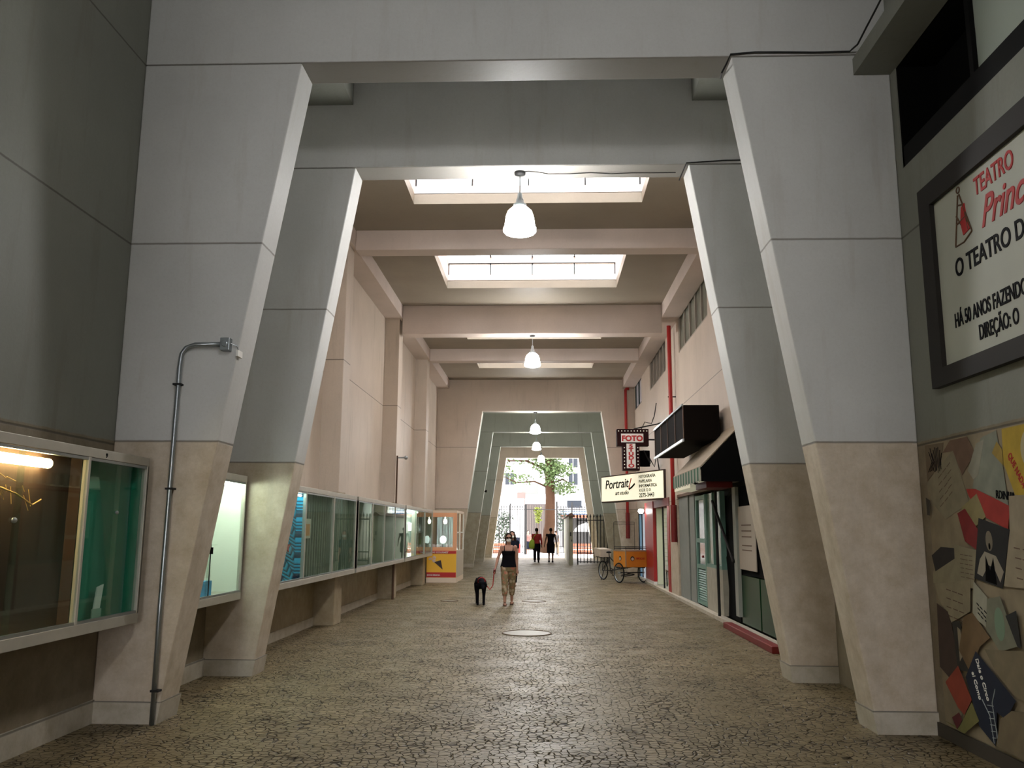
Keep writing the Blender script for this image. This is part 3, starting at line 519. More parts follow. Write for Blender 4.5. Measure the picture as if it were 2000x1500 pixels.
PP = [('flyer', 'brown torn paper covered in dark scribbles, top left of the pasted wall', (.20, .145, .09), [(7.62, 2.455), (7.265, 2.445), (7.297, 2.36), (7.385, 2.259), (7.62, 2.14)]),
('letter_sheet', 'beige typed sheet under the scribbled brown paper', (.30, .255, .17), [(7.64, 2.119), (7.105, 2.371), (6.911, 1.932), (7.326, 1.81), (7.559, 1.952)]),
('paper_scrap', 'rust-brown rounded paper near the top of the pasted wall', (.20, .115, .075), [(7.293, 2.36), (7.149, 2.45), (6.857, 2.45), (6.754, 2.311), (6.986, 2.155), (7.107, 2.362)]),
('poster', 'grey programme sheet with bold black letters RDINHA', (.27, .28, .22), [(6.836, 2.046), (6.646, 2.418), (6.415, 2.45), (6.361, 2.132), (6.339, 1.897), (6.568, 1.973)]),
('ticket', 'narrow whitish slip left of the grey programme sheet', (.36, .34, .27), [(6.886, 2.185), (6.723, 2.381), (6.596, 2.403), (6.73, 2.139), (6.807, 2.108)]),
('poster', 'bright yellow poster with a pale circle at the frame edge', (.55, .37, .03), [(6.333, 2.45), (5.7, 2.45), (5.75, 1.96), (6.09, 1.954), (6.235, 1.967), (6.349, 2.199)]),
('paper_scrap', 'small ochre corner beside the bright yellow poster', (.40, .27, .05), [(6.497, 2.288), (6.417, 2.367), (6.348, 2.301), (6.352, 2.182)]),
('poster', 'bright red strip below the grey programme sheet', (.42, .03, .02), [(6.93, 2.042), (6.784, 2.035), (6.31, 1.888), (6.369, 1.723), (6.747, 1.838), (6.902, 1.986)]),
('paper_scrap', 'mustard wedge of paper between the two red ones', (.33, .27, .12), [(7.03, 1.898), (6.772, 1.998), (6.663, 1.819), (6.912, 1.715)]),
('poster', 'dark red leaflet left of the photo of a performer', (.27, .018, .02), [(7.106, 1.854), (6.975, 1.888), (6.786, 1.715), (6.847, 1.569), (7.019, 1.633)]),
('letter_sheet', 'tall cream sheet with handwriting right of the performer photo', (.40, .33, .23), [(6.312, 1.962), (5.7, 1.962), (5.7, 1.318), (6.487, 1.316), (6.34, 1.715)]),
('performer_photo', 'black photo of a shouting performer in white shirt and dark waistcoat', (.012, .011, .011), [(6.769, 1.812), (6.338, 1.723), (6.506, 1.298), (6.912, 1.351)]),
('letter_sheet', 'cream ruled form below the dark photo at left', (.34, .29, .19), [(7.189, 1.603), (6.847, 1.565), (6.935, 1.27), (7.633, 1.273), (7.62, 1.368)]),
('photo_print', 'dark photo with a black shape beside the near right column', (.03, .025, .025), [(7.62, 1.505), (7.439, 1.58), (7.204, 1.575), (7.209, 1.491), (7.572, 1.373)]),
('letter_sheet', 'cream handwritten sheet in the middle of the pasted wall', (.36, .30, .20), [(7.6, 1.265), (6.973, 1.335), (7.016, 1.091), (7.351, 0.97), (7.55, 1.152)]),
('ticket', 'white ticket with black print right of the handwritten sheet', (.44, .42, .33), [(6.925, 1.328), (6.734, 1.218), (6.792, 0.996), (6.982, 1.056)]),
('photo_print', 'brown photo of standing figures at the left edge, below the handwritten sheet', (.07, .04, .03), [(7.588, 1.107), (7.402, 1.056), (7.351, 0.97), (7.27, 0.634), (7.452, 0.517), (7.62, 0.584)]),
('photo_print', 'dark photo of a pale draped figure, right of the brown one', (.035, .03, .025), [(7.33, 0.98), (7.2, 1.0), (7.1, 0.62), (7.3, 0.61)]),
('poster', 'ochre leaf-shaped paper above the navy poster', (.22, .135, .06), [(7.126, 1.042), (6.977, 1.085), (6.74, 0.924), (6.904, 0.838), (7.098, 0.622), (7.25, 0.767)]),
('poster', 'greyish paper with a faint green oval', (.24, .24, .17), [(6.727, 1.21), (6.542, 1.242), (6.365, 0.908), (6.611, 0.841), (6.785, 0.983)]),
('paper_scrap', 'black wedge right of the green oval', (.02, .02, .02), [(6.487, 1.108), (6.338, 1.157), (6.318, 0.897), (6.365, 0.908)]),
('poster', 'tan sheet right of the navy poster', (.25, .20, .12), [(6.83, 0.83), (6.574, 0.855), (6.2, 0.893), (6.2, 0.531), (6.442, 0.554), (6.676, 0.671)]),
('poster', 'navy poster with pale handwriting and a rope-ladder drawing', (.006, .012, .035), [(6.969, 0.797), (6.447, 0.527), (6.608, 0.367), (6.724, 0.395), (6.785, 0.143), (7.008, 0.237), (7.167, 0.573)]),
('poster', 'orange-red strip with pink scribbles at the left of the navy poster', (.38, .06, .03), [(7.526, 0.475), (7.279, 0.643), (7.094, 0.415), (7.239, 0.273), (7.336, 0.311)]),
('paper_scrap', 'yellow-green scrap at the foot of the pasted wall', (.22, .20, .06), [(7.6, 0.157), (7.343, 0.156), (7.097, 0.396), (7.002, 0.275), (7.265, 0.125)]),
('paper_scrap', 'small maroon scrap on the yellow-green one', (.14, .015, .02), [(7.45, 0.211), (7.322, 0.276), (7.278, 0.227), (7.378, 0.133)]),
('paper_scrap', 'tan scrap at the bottom right of the pasted wall', (.22, .17, .10), [(6.767, 0.148), (6.679, 0.352), (6.51, 0.447), (6.1, 0.514), (6.1, 0.14)]),
('photo_print', 'small dark scrap high against the near right column', (.06, .05, .04), [(7.62, 2.0), (7.55, 1.973), (7.57, 1.844), (7.62, 1.85)])]
item('pasted_backing', MB().box(3.643, 3.6495, 4.2, 7.63, 0.12, 2.46), mat('paste_brown', (0.25, 0.20, 0.13), 0.8, noise=0.45, nscale=5), (3.645, 6, 0.12), 'brown glued paper layer covering the lower right wall', 'paper layer')
for i, (nm, lb, c, P) in enumerate(PP):
    x = 3.6405 - i * 0.0009
    cy = sum(q[0] for q in P) / len(P); cz = sum(q[1] for q in P) / len(P)
    MB().prism([(y, z) for y, z in P], 'x', x, x + 0.0008)
    o = item(nm, MB().prism(P, 'x', x - 0.0008, x), mat('paper_%d' % i, tuple(q * .75 for q in c), 0.8, noise=0.3, nscale=9), (x, cy, cz), lb, 'photo' if 'photo' in nm else 'paper')
    X = x - 0.0012
    def marks(n, hgt, ww, mt, yy, zz, dz=0.045, rot=0.0, nm='print'):
        m = MB()
        for q in range(n):
            for s_ in range(3):
                a = yy - s_ * ww / 3 + random.uniform(-.01, .01); z = zz - q * dz - (s_ * ww / 3) * rot
                m.prism([(a, z), (a - ww * .26, z - ww * .26 * rot), (a - ww * .26, z - hgt - ww * .26 * rot), (a, z - hgt)], 'x', X - 0.0004, X)
        m.build(nm, mt, o)
    if i == 0:
        m = MB(); 
        for q in range(9): m.tube([(X, 7.55 - q * .03, 2.42 - random.random() * .1), (X, 7.5 - q * .02, 2.3), (X, 7.58 - q * .03, 2.2 + random.random() * .05)], 0.004, 5)
        m.build('scribble', 'text_black', o)
    if i == 1: marks(5, .008, .25, 'wood_dark', 7.4, 2.16, .06, -0.5)
    if i == 3: txt('RDINHA', 0.085, 'text_black', o, (X, 6.50, 1.955), '-x', rot=-0.12, sx=.8)
    if i == 5:
        MB().prism([(5.95 + .16 * math.cos(q * PI / 12), 2.27 + .16 * math.sin(q * PI / 12)) for q in range(24)], 'x', X - .0004, X).build('pale_circle', mat('pale_circle', (.42, .36, .22), .8), o)
        txt('QUE NADA', 0.07, 'text_red', o, (X, 6.28, 2.25), '-x', rot=-1.0, sx=.8)
    if i == 11:
        skin_ = mat('photo_grey', (.17, .14, .10), .8); wh = mat('photo_white', (.30, .26, .20), .8)
        MB().prism([(6.64 + .05 * math.cos(q * PI / 8), 1.64 + .075 * math.sin(q * PI / 8)) for q in range(16)], 'x', X - .0004, X).build('face', skin_, o)
        MB().prism([(6.64 + .015 * math.cos(q * PI / 6), 1.60 + .025 * math.sin(q * PI / 6)) for q in range(12)], 'x', X - .0009, X - .0005).build('mouth', 'black', o)
        MB().prism([(6.72, 1.56), (6.56, 1.53), (6.47, 1.42), (6.53, 1.34), (6.6, 1.44), (6.68, 1.46), (6.78, 1.37), (6.86, 1.39), (6.8, 1.5)], 'x', X - .0004, X).build('shirt', wh, o)
        MB().prism([(6.71, 1.53), (6.66, 1.42), (6.60, 1.52), (6.58, 1.32), (6.74, 1.34)], 'x', X - .0009, X - .0005).build('waistcoat', 'black', o)
    if i in (10, 14): marks(4, .008, .3, 'wood_dark', 6.3 if i == 10 else 7.4, 1.6 if i == 10 else 1.24, .07, .1)
    if i == 12: marks(6, .005, .22, 'wood_dark', 7.12, 1.53, .035, .05)
    if i == 15: marks(3, .012, .14, 'text_black', 6.90, 1.17, .035, .5)
    if i == 17: MB().prism([(7.25, .95), (7.2, .93), (7.17, .75), (7.25, .68)], 'x', X - .0004, X).build('pale_figure', mat('pale_figure', (.28, .23, .16), .8), o)
    if i == 19: MB().prism([(6.58 + .07 * math.cos(q * PI / 10), 1.04 + .12 * math.sin(q * PI / 10)) for q in range(20)], 'x', X - .0004, X).build('green_oval', mat('oval', (.17, .25, .17), .8), o)
    if i == 22:
        white = mat('chalk', (.30, .33, .33), .8)
        m = MB(); m.tube([(X, 6.93, .45), (X, 6.83, .35), (X, 6.8, .16)], .004, 5).tube([(X, 6.72, .56), (X, 6.78, .45), (X, 6.74, .17)], .004, 5)
        for q in range(6): m.tube([(X, 6.86 - q * .008, .42 - q * .045), (X, 6.765, .43 - q * .045)], .003, 5)
        m.build('ladder_drawing', white, o)
        txt('Dale o Circo', 0.06, 'mask', o, (X, 6.98, .74), '-x', rot=-1.15, shear=.2); txt('el Como', 0.06, 'mask', o, (X, 7.06, .63), '-x', rot=-1.15, shear=.2)

# ------------------------------------------------------------------ right wall of the hall: windows, pipes, shops
mat('dull_pane', (0.20, 0.21, 0.17), 0.25); mat('brown_pane', (0.10, 0.085, 0.06), 0.3); mat('sky_pane', (0.5, 0.5, 0.55), 0.3); mat('win_frame', (0.34, 0.30, 0.25), 0.6); mat('dark_green', (0.01, 0.03, 0.03), 0.5)
for n, ((a, b), fm, pm, q) in enumerate(zip(WY, ('win_frame', 'win_frame', 'dark_green'), ('dull_pane', 'brown_pane', 'sky_pane'), (5, 5, 2))):
    f = MB(); f.box(3.82, 3.9, a, b, 6.25, 6.31).box(3.82, 3.9, a, b, 7.19, 7.25)
    for j in range(q + 1): yy = a + (b - a - .06) * j / q; f.box(3.82, 3.9, yy, yy + .06, 6.31, 7.19)
    o = struct('window_%d' % (n + 6), f, fm)
    for j in range(q): MB().box(3.86, 3.87, a + (b - a) * j / q + .05, a + (b - a) * (j + 1) / q - .05, 6.31, 7.19).build('window_pane', pm, o)
for (y, x, zt, zb, rr, t) in ((22.5, 3.66, 7.35, 1.42, .055, 'thick red drain pipe down the right wall beside the shop fronts'), (32.55, 3.45, 7.1, 1.42, .055, 'red drain pipe in the far right corner by the tunnel')):
    r = thing('drain_pipe', t, 'pipe', (x, y, zb)); MB().tube([(x + .14, y, zt), (x + .03, y, zt), (x, y, zt - .05), (x, y, 3.3), (x, y, zb + .6)], rr, 12).build('pipe', 'red_paint', r, smooth=True)
    MB().tube([(x, y, zb), (x, y, zb + .95)], rr * 1.45, 12).build('guard', 'red_dark', r); 
    m = MB(); m.box(x - .07, x + .16, y - .01, y + .01, 5.2, 5.23).build('bracket', 'dark_iron', r)
# lit shop rooms behind the wall
struct('wall_shop', MB().box(6.4, 6.5, 24.0, 33.2, 0, 2.9).box(4.1, 6.5, 24.0, 24.1, 0, 2.9).box(4.1, 6.5, 33.1, 33.2, 0, 2.9).box(3.802, 6.5, 27.0, 27.2, 0.08, 2.9).box(3.9, 6.5, 24.0, 33.2, 2.62, 2.9), mat('shop_white', (0.62, 0.66, 0.52), 0.7))
struct('floor_shop', MB().box(3.8, 6.5, 24.0, 33.2, -0.02, 0.07), mat('shop_tile', (0.55, 0.55, 0.5), 0.3))
def shop_lamp(y, t, c):
    MB().box(4.05, 5.4, y, y + .1, 2.55, 2.61).build('ceiling_light', c, base=(5.1, y, 2.75), label=t, cat='light')
shop_lamp(25.4, 'fluorescent light inside the white-tiled shop', mat('shop_tube', (1, 1, 1), .4, emit=(1, 1, .82), estr=22)); shop_lamp(30.6, 'bluish fluorescent light inside the shop behind the blue door', mat('shop_tube_blue', (1, 1, 1), .4, emit=(.8, .93, 1), estr=8))
MB().rings([(3.55, 29.0, 2.42, .08, .08), (3.55, 29.0, 2.36, .10, .10), (3.55, 29.0, 2.28, .06, .06)]).build('ceiling_light', mat('bright_bulb', (1, 1, 1), .3, emit=(1, 1, .93), estr=30), base=(3.55, 29, 2.4), label='small bright lamp under the lit shop sign', cat='light', smooth=True)
m = MB()
for q in range(19): m.box(4.03, 4.11, 26.96, 26.998, .15 + q * .13, .26 + q * .13).box(4.12, 4.25, 26.96, 26.998, .15 + q * .13, .26 + q * .13)
item('tile_rack', m, 'white_paint', (4.1, 26.97, .15), 'white gridded wall display inside the bright shop', 'display rack'); bpy.data.objects['tile_rack']['kind'] = 'stuff'
r = thing('stool', 'dark stool with stacked magazines just inside the bright shop', 'stool', (4.15, 26.0, .07)); MB().box(3.95, 4.35, 25.8, 26.3, .5, .54).build('seat', 'wood_dark', r)
for a in (3.96, 4.30):
    for b in (25.82, 26.25): MB().box(a, a + .03, b, b + .03, .07, .5).build('leg', 'dark_iron', r)
item('magazine_stack', MB().box(3.97, 4.3, 25.85, 26.25, .545, .68), 'white_paint', (4.3, 25, .54), 'stack of white papers on the dark stool in the bright shop', 'paper stack')
o = struct('door_1', MB().box(3.82, 3.9, 30.0, 30.08, .07, 2.4).box(3.82, 3.9, 32.22, 32.3, .07, 2.4).box(3.82, 3.9, 31.2, 31.28, .07, 2.4).box(3.82, 3.9, 30.08, 32.22, 2.3, 2.4), 'dark_iron')
mat('blue_glow_pane', (0.16, 0.30, 0.42), .25, emit=(0.25, 0.55, 0.85), estr=0.18); mat('pale_glow_pane', (0.5, 0.55, 0.6), .25, emit=(0.75, 0.85, 1.0), estr=0.35)  # emission on the door panes stands in for the lit shop behind
MB().box(3.85, 3.86, 31.28, 32.22, .07, 2.3).build('glass_panel', 'blue_glow_pane', o); MB().box(3.85, 3.86, 30.08, 31.2, .07, 2.3).build('glass_panel', 'pale_glow_pane', o)
item('red_pilaster', MB().box(3.70, 3.80, 27.1, 29.25, .16, 2.62), 'red_paint', (3.9, 28, .1), 'broad red painted pier between the two lit shop doors', 'pier')
item('pier_base', MB().box(3.69, 3.80, 27.09, 29.25, .07, .16), 'white_paint', (3.9, 28, .07), 'white plinth under the broad red pier', 'plinth')
item('red_lintel', MB().box(3.72, 4.1, 23.77, 27.09, 2.40, 2.62), 'red_dark', (3.9, 25.4, 2.4), 'dark red fascia above the bright shop opening', 'fascia')
item('red_jamb', MB().box(3.72, 4.1, 23.77, 24.15, .07, 2.39), 'red_paint', (3.9, 24, .07), 'narrow red door jamb beside the bright shop', 'door jamb')
MB().cyl((3.78, 25.4, .07), (3.78, 25.4, 2.4), .025).build('gate_post', 'dark_iron', base=(3.78, 25.4, .07), label='thin dark upright post in the bright shop doorway', cat='post')
# grey door posts, green glazed door, window, black panel
mat('grey_post', (0.20, 0.22, 0.20), .6, noise=.2); mat('teal', (0.13, 0.26, 0.21), .5, noise=.2); mat('teal_glass', (0.035, 0.075, 0.06), .15); mat('dark_wall', (0.02, 0.02, 0.015), .8, spec=.1)
struct('wall_shop_front', MB().box(3.95, 4.1, 13.0, 22.4, 0, 2.62), 'dark_wall')
item('grey_shutter_box', MB().box(3.78, 3.94, 21.0, 22.38, .07, 2.55), 'grey_post', (3.86, 21.7, .07), 'tall grey metal panel beside the green glazed door', 'panel', bevel=.01)
item('shutter_rail', MB().box(3.80, 3.94, 20.25, 20.9, .07, 2.55), 'grey_post', (3.86, 20.6, .07), 'narrower grey post between the metal panel and the green door', 'post')
f = MB(); f.box(3.80, 3.88, 18.95, 19.05, .1, 2.5).box(3.80, 3.88, 20.02, 20.12, .1, 2.5)
for z in (.1, .88, 1.45, 2.4): f.box(3.80, 3.88, 19.05, 20.02, z, z + .09)
o = struct('door_2', f, 'teal')
for a, b in ((.97, 1.45), (1.54, 2.4)): MB().box(3.835, 3.845, 19.05, 20.02, a, b).build('glass_panel', 'teal_glass', o)
m = MB()
for q in range(13): m.hexa([(3.81, 19.05, .2 + q * .052), (3.81, 20.02, .2 + q * .052), (3.85, 20.02, .21 + q * .052), (3.85, 19.05, .21 + q * .052)], [(3.83, 19.05, .235 + q * .052), (3.83, 20.02, .235 + q * .052), (3.87, 20.02, .245 + q * .052), (3.87, 19.05, .245 + q * .052)])
m.build('louvre', 'teal', o); MB().ell((3.79, 19.25, 1.15), (.03, .03, .03)).build('door_handle', 'red_dark', o)
f = MB(); f.box(3.80, 3.9, 17.3, 18.9, .95, 1.02).box(3.80, 3.9, 17.3, 17.36, 1.02, 2.5).box(3.80, 3.9, 18.84, 18.9, 1.02, 2.5).box(3.80, 3.9, 18.1, 18.15, 1.02, 2.5)
o = struct('window_9', f, 'teal'); MB().box(3.84, 3.85, 17.36, 18.84, 1.02, 2.5).build('window_pane', mat('green_pane', (0.16, 0.24, 0.18), .2), o)
struct('wall_below_window', MB().box(3.80, 3.94, 17.25, 18.93, .07, .95), mat('pale_dirty', (0.36, 0.34, 0.27), .7, noise=.3))
item('torn_board', MB().prism([(17.2, .07), (16.15, .07), (16.15, 2.5), (16.9, 2.35), (17.15, 1.9), (16.85, 1.72), (16.95, 1.35), (17.25, 1.2), (17.1, .6)], 'x', 3.88, 3.94), 'black', (3.9, 16.6, .07), 'torn black panel right of the green shop window', 'panel')
item('white_post', MB().box(3.76, 3.825, 15.75, 16.0, .2, 2.5), mat('post_grey', (.30, .32, .28), .6), (3.84, 15.9, .2), 'pale upright strip beside the white notice board', 'post')
r = thing('notice_board', 'white paper notice with brown lines hanging on the dark shop front', 'notice', (3.8, 15.1, 1.04))
MB().box(3.79, 3.81, 14.5, 15.7, 1.04, 2.14).build('sheet', mat('notice_paper', (.42, .37, .30), .7), r, bevel=.005)
m = MB()
for z in (1.8, 1.7, 1.6, 1.45, 1.37): m.box(3.786, 3.7895, 14.75, 15.45, z, z + .018)
m.build('print_lines', 'wood_dark', r)
item('dark_board', MB().box(3.83, 3.9, 13.1, 15.7, .95, 2.5), 'black', (3.86, 14.4, .95), 'black upper shop front behind the white notice', 'panel')
for a, t in ((13.1, 'right'), (14.5, 'left')): item('green_tile_board', MB().box(3.83, 3.9, a, a + 1.32, .1, .93), mat('bottle_green', (.006, .045, .014), .3, spec=.2, noise=.5, nscale=2), (3.86, a + .65, .1), 'glossy dark green panel low on the shop front, the %s one of two' % t, 'panel')
item('red_step', MB().box(3.50, 3.655, 12.6, 15.9, 0, .10), 'red_dark', (3.7, 14.4, 0), 'dark red step along the foot of the near shop front', 'step', bevel=.01)
# awning
r = thing('awning', 'sloping beige shop awning with a green and white striped valance', 'awning', (3.4, 16.4, 2.6))
MB().hexa([(3.0, 14.9, 2.80), (3.8, 14.9, 3.62), (3.8, 18.0, 3.62), (3.0, 18.0, 2.80)], [(3.0, 14.9, 2.815), (3.8, 14.9, 3.635), (3.8, 18.0, 3.635), (3.0, 18.0, 2.815)]).build('canopy', mat('canvas', (.30, .24, .17), .85, noise=.15), r)
m = MB()
for q in range(20):
    m.cur = q % 2; a = 14.9 + q * 3.1 / 20; m.box(2.992, 2.999, a, a + 3.1 / 20, 2.55 + (.02 if q % 2 else 0), 2.80)
m.build('valance', ['white_stripe', 'green_stripe'] if mat('white_stripe', (.30, .32, .25), .8) and mat('green_stripe', (.02, .10, .05), .8) else None, r)
MB().prism([(3.01, 2.79), (3.8, 3.60), (3.8, 2.55), (3.01, 2.55)], 'y', 14.9, 14.92).build('side_shade', 'black', r)  # black sheet painted in for the shade under the awning's open side
MB().tube([(3.02, 14.95, 2.78), (3.02, 17.95, 2.78)], .02).build('front_bar', 'dark_iron', r)
for pts in ([(3.7, 17.2, .08), (3.7, 17.2, 2.5)], [(3.66, 17.35, 2.3), (3.74, 15.95, 1.15)], [(3.70, 17.3, 2.5), (3.05, 17.3, 2.76)]):
    MB().tube(pts, .028).build('support_pole', 'dark_iron', r)
item('goods_shelf', MB().box(3.3, 3.78, 16.0, 17.1, 2.50, 2.62), 'red_dark', (3.5, 16.5, 2.5), 'dark red box tucked under the awning', 'box')
item('light_box', MB().box(3.35, 3.76, 18.05, 20.2, 2.60, 2.86), mat('cream_lit', (.6, .58, .42), .5, emit=(1, .95, .7), estr=.25), (3.5, 19, 2.6), 'cream lit box sign just past the awning', 'light box')
item('fascia_board', MB().box(3.74, 3.94, 18.0, 22.38, 2.55, 2.62), 'wood_dark', (3.8, 20, 2.55), 'dark board over the green glazed door', 'board')
# black box sign
r = thing('black_box_sign', 'glossy black box sign jutting from the right wall above the awning', 'sign', (3.35, 18.6, 3.42))
MB().box(3.0, 3.69, 16.5, 20.8, 3.44, 4.12).box(3.69, 3.8, 17.2, 17.3, 3.7, 3.8).build('body', mat('gloss_black', (.006, .004, .003), .8, spec=.05), r, bevel=.01)
MB().box(2.965, 2.999, 16.5, 20.8, 3.41, 3.46).box(2.965, 2.999, 16.5, 20.8, 4.10, 4.14).build('edge_trim', 'steel', r)
m = MB()
for q in range(5): m.box(2.985, 2.999, 16.5 + q * 1.06, 16.53 + q * 1.06, 3.46, 4.10)
m.build('panel_joint', 'wood_dark', r)
# lit shop sign + photo studio sign
A, B = Vector((2.2, 28.4, 0)), Vector((3.74, 24.7, 0)); d = (B - A).normalized(); nn = Vector((d.y, -d.x, 0)); nn = nn if nn.y < 0 else -nn
r = thing('shop_sign', 'large backlit cream shop sign with brush lettering, jutting over the bright shop door', 'sign', ((A.x + B.x) / 2, (A.y + B.y) / 2, 2.6))
bk = -nn * 0.28
zA, zB = (2.66, 3.50), (2.60, 3.42)
def q4(P, Q, zp, zq, off): return [(P + off).to_tuple()[:2] + (zp,), (Q + off).to_tuple()[:2] + (zq,)]
MB().hexa([(A.x, A.y, 2.60), (B.x, B.y, 2.60), ((B + bk).x, (B + bk).y, 2.60), ((A + bk).x, (A + bk).y, 2.60)], [(A.x, A.y, 3.46), (B.x, B.y, 3.46), ((B + bk).x, (B + bk).y, 3.46), ((A + bk).x, (A + bk).y, 3.46)]).build('housing', mat('sign_brown', (.05, .03, .025), .5), r)
F = nn * 0.01; A2 = A + d * .03 + F; B2 = B - d * .03 + F
MB().hexa([(A2.x, A2.y, 2.64), (B2.x, B2.y, 2.64), (B2.x - nn.x * .008, B2.y - nn.y * .008, 2.64), (A2.x - nn.x * .008, A2.y - nn.y * .008, 2.64)], [(A2.x, A2.y, 3.42), (B2.x, B2.y, 3.42), (B2.x - nn.x * .008, B2.y - nn.y * .008, 3.42), (A2.x - nn.x * .008, A2.y - nn.y * .008, 3.42)]).build('face', mat('sign_face', (.8, .78, .62), .5, emit=(1.0, .95, .70), estr=.62), r)
FR = (d, Vector((0, 0, 1)), nn)
def on(u, z): q = A + d * u + F * 1.3; return (q.x, q.y, z)
L = (B - A).length
txt('Portrait', .40, 'text_black', r, on(.30, 3.04), FR, sx=1.25, shear=.15, label='black brush lettering'); txt('art studio', .18, 'text_black', r, on(1.0, 2.82), FR, sx=1.25, shear=.25)
for s_, z in (('FOTOGRAFIA', 3.27), ('PAPELARIA', 3.13), ('INFORMÁTICA', 2.99), ('X E R O X', 2.86)): txt(s_, .13, 'text_black', r, on(2.55, z), FR, sx=1.25)
txt('2275-3443', .17, 'text_black', r, on(2.55, 2.70), FR, sx=1.25)
m = MB(); m.tube([on(2.08, 3.30), on(1.98, 3.1), on(1.92, 2.98)], .018, 6); m.build('red_stroke', 'text_red', r, label='red brush stroke'); m = MB(); m.tube([on(1.94, 2.97), on(2.1, 3.02), on(2.3, 3.12)], .028, 6); m.build('black_stroke', 'text_black', r)
r = thing('studio_sign', 'T-shaped dark sign with small bulbs, white panels and red letters FOTO STUDIO', 'sign', (2.95, 25.6, 3.47))
m = MB().box(2.48, 3.42, 25.42, 25.75, 4.2, 4.70).box(2.64, 3.14, 25.42, 25.75, 3.47, 4.2); m.build('housing', mat('sign_maroon', (.020, .006, .006), .8, spec=.1), r)
MB().box(2.60, 3.26, 25.405, 25.418, 4.30, 4.56).build('white_panel', 'white_paint', r); MB().box(2.755, 3.02, 25.405, 25.418, 3.53, 4.26).build('white_panel', 'white_paint', r)
txt('FOTO', .22, 'text_red', r, (2.93, 25.40, 4.345), '-y', align='CENTER', sx=1.05, bold=.045, ext=.004, label='red letters')
for i, ch in enumerate('STUDIO'): txt(ch, .145, 'text_red', r, (2.888, 25.40, 4.14 - i * .117), '-y', align='CENTER', sx=1.5, bold=.045, ext=.004)
bm_ = mat('bulb', (.8, .8, .7), .3, emit=(1, .95, .8), estr=.5)
for i in range(10): MB().ell((2.53 + i * .093, 25.41, 4.64), (.015, .015, .015), 8, 6).build('bulb', bm_, r)
for i in range(7):
    for x in (2.69, 3.09): MB().ell((x, 25.41, 4.14 - i * .1), (.015, .015, .015), 8, 6).build('bulb', bm_, r)
MB().tube([(3.0, 25.6, 4.72), (3.3, 25.5, 4.78), (3.7, 25.5, 4.86), (3.81, 25.5, 4.9)], .02).tube([(3.4, 25.6, 4.4), (3.81, 25.6, 4.4)], .025).build('bracket', 'dark_iron', r)
wire('cable', [(3.25, 25.8, 4.75), (3.35, 25.7, 4.95), (3.55, 25.7, 4.9), (3.62, 25.6, 5.1), (3.68, 25.5, 5.5)], .014, 'dark cable looping above the photo studio sign')
wire('cable', [(3.3, 25.8, 4.1), (3.5, 25.8, 3.7), (3.45, 25.9, 3.95), (3.62, 25.8, 3.6), (3.7, 25.8, 4.0), (3.76, 25.8, 3.5)], .018, 'tangle of dark cable right of the photo studio sign')
item('meter_box', MB().rings([(3.35, 25.95, 3.62, .16, .12), (3.35, 25.95, 4.1, .16, .12)], 12), 'black', (3.35, 25.95, 3.6), 'black canister beside the stem of the photo studio sign', 'canister')

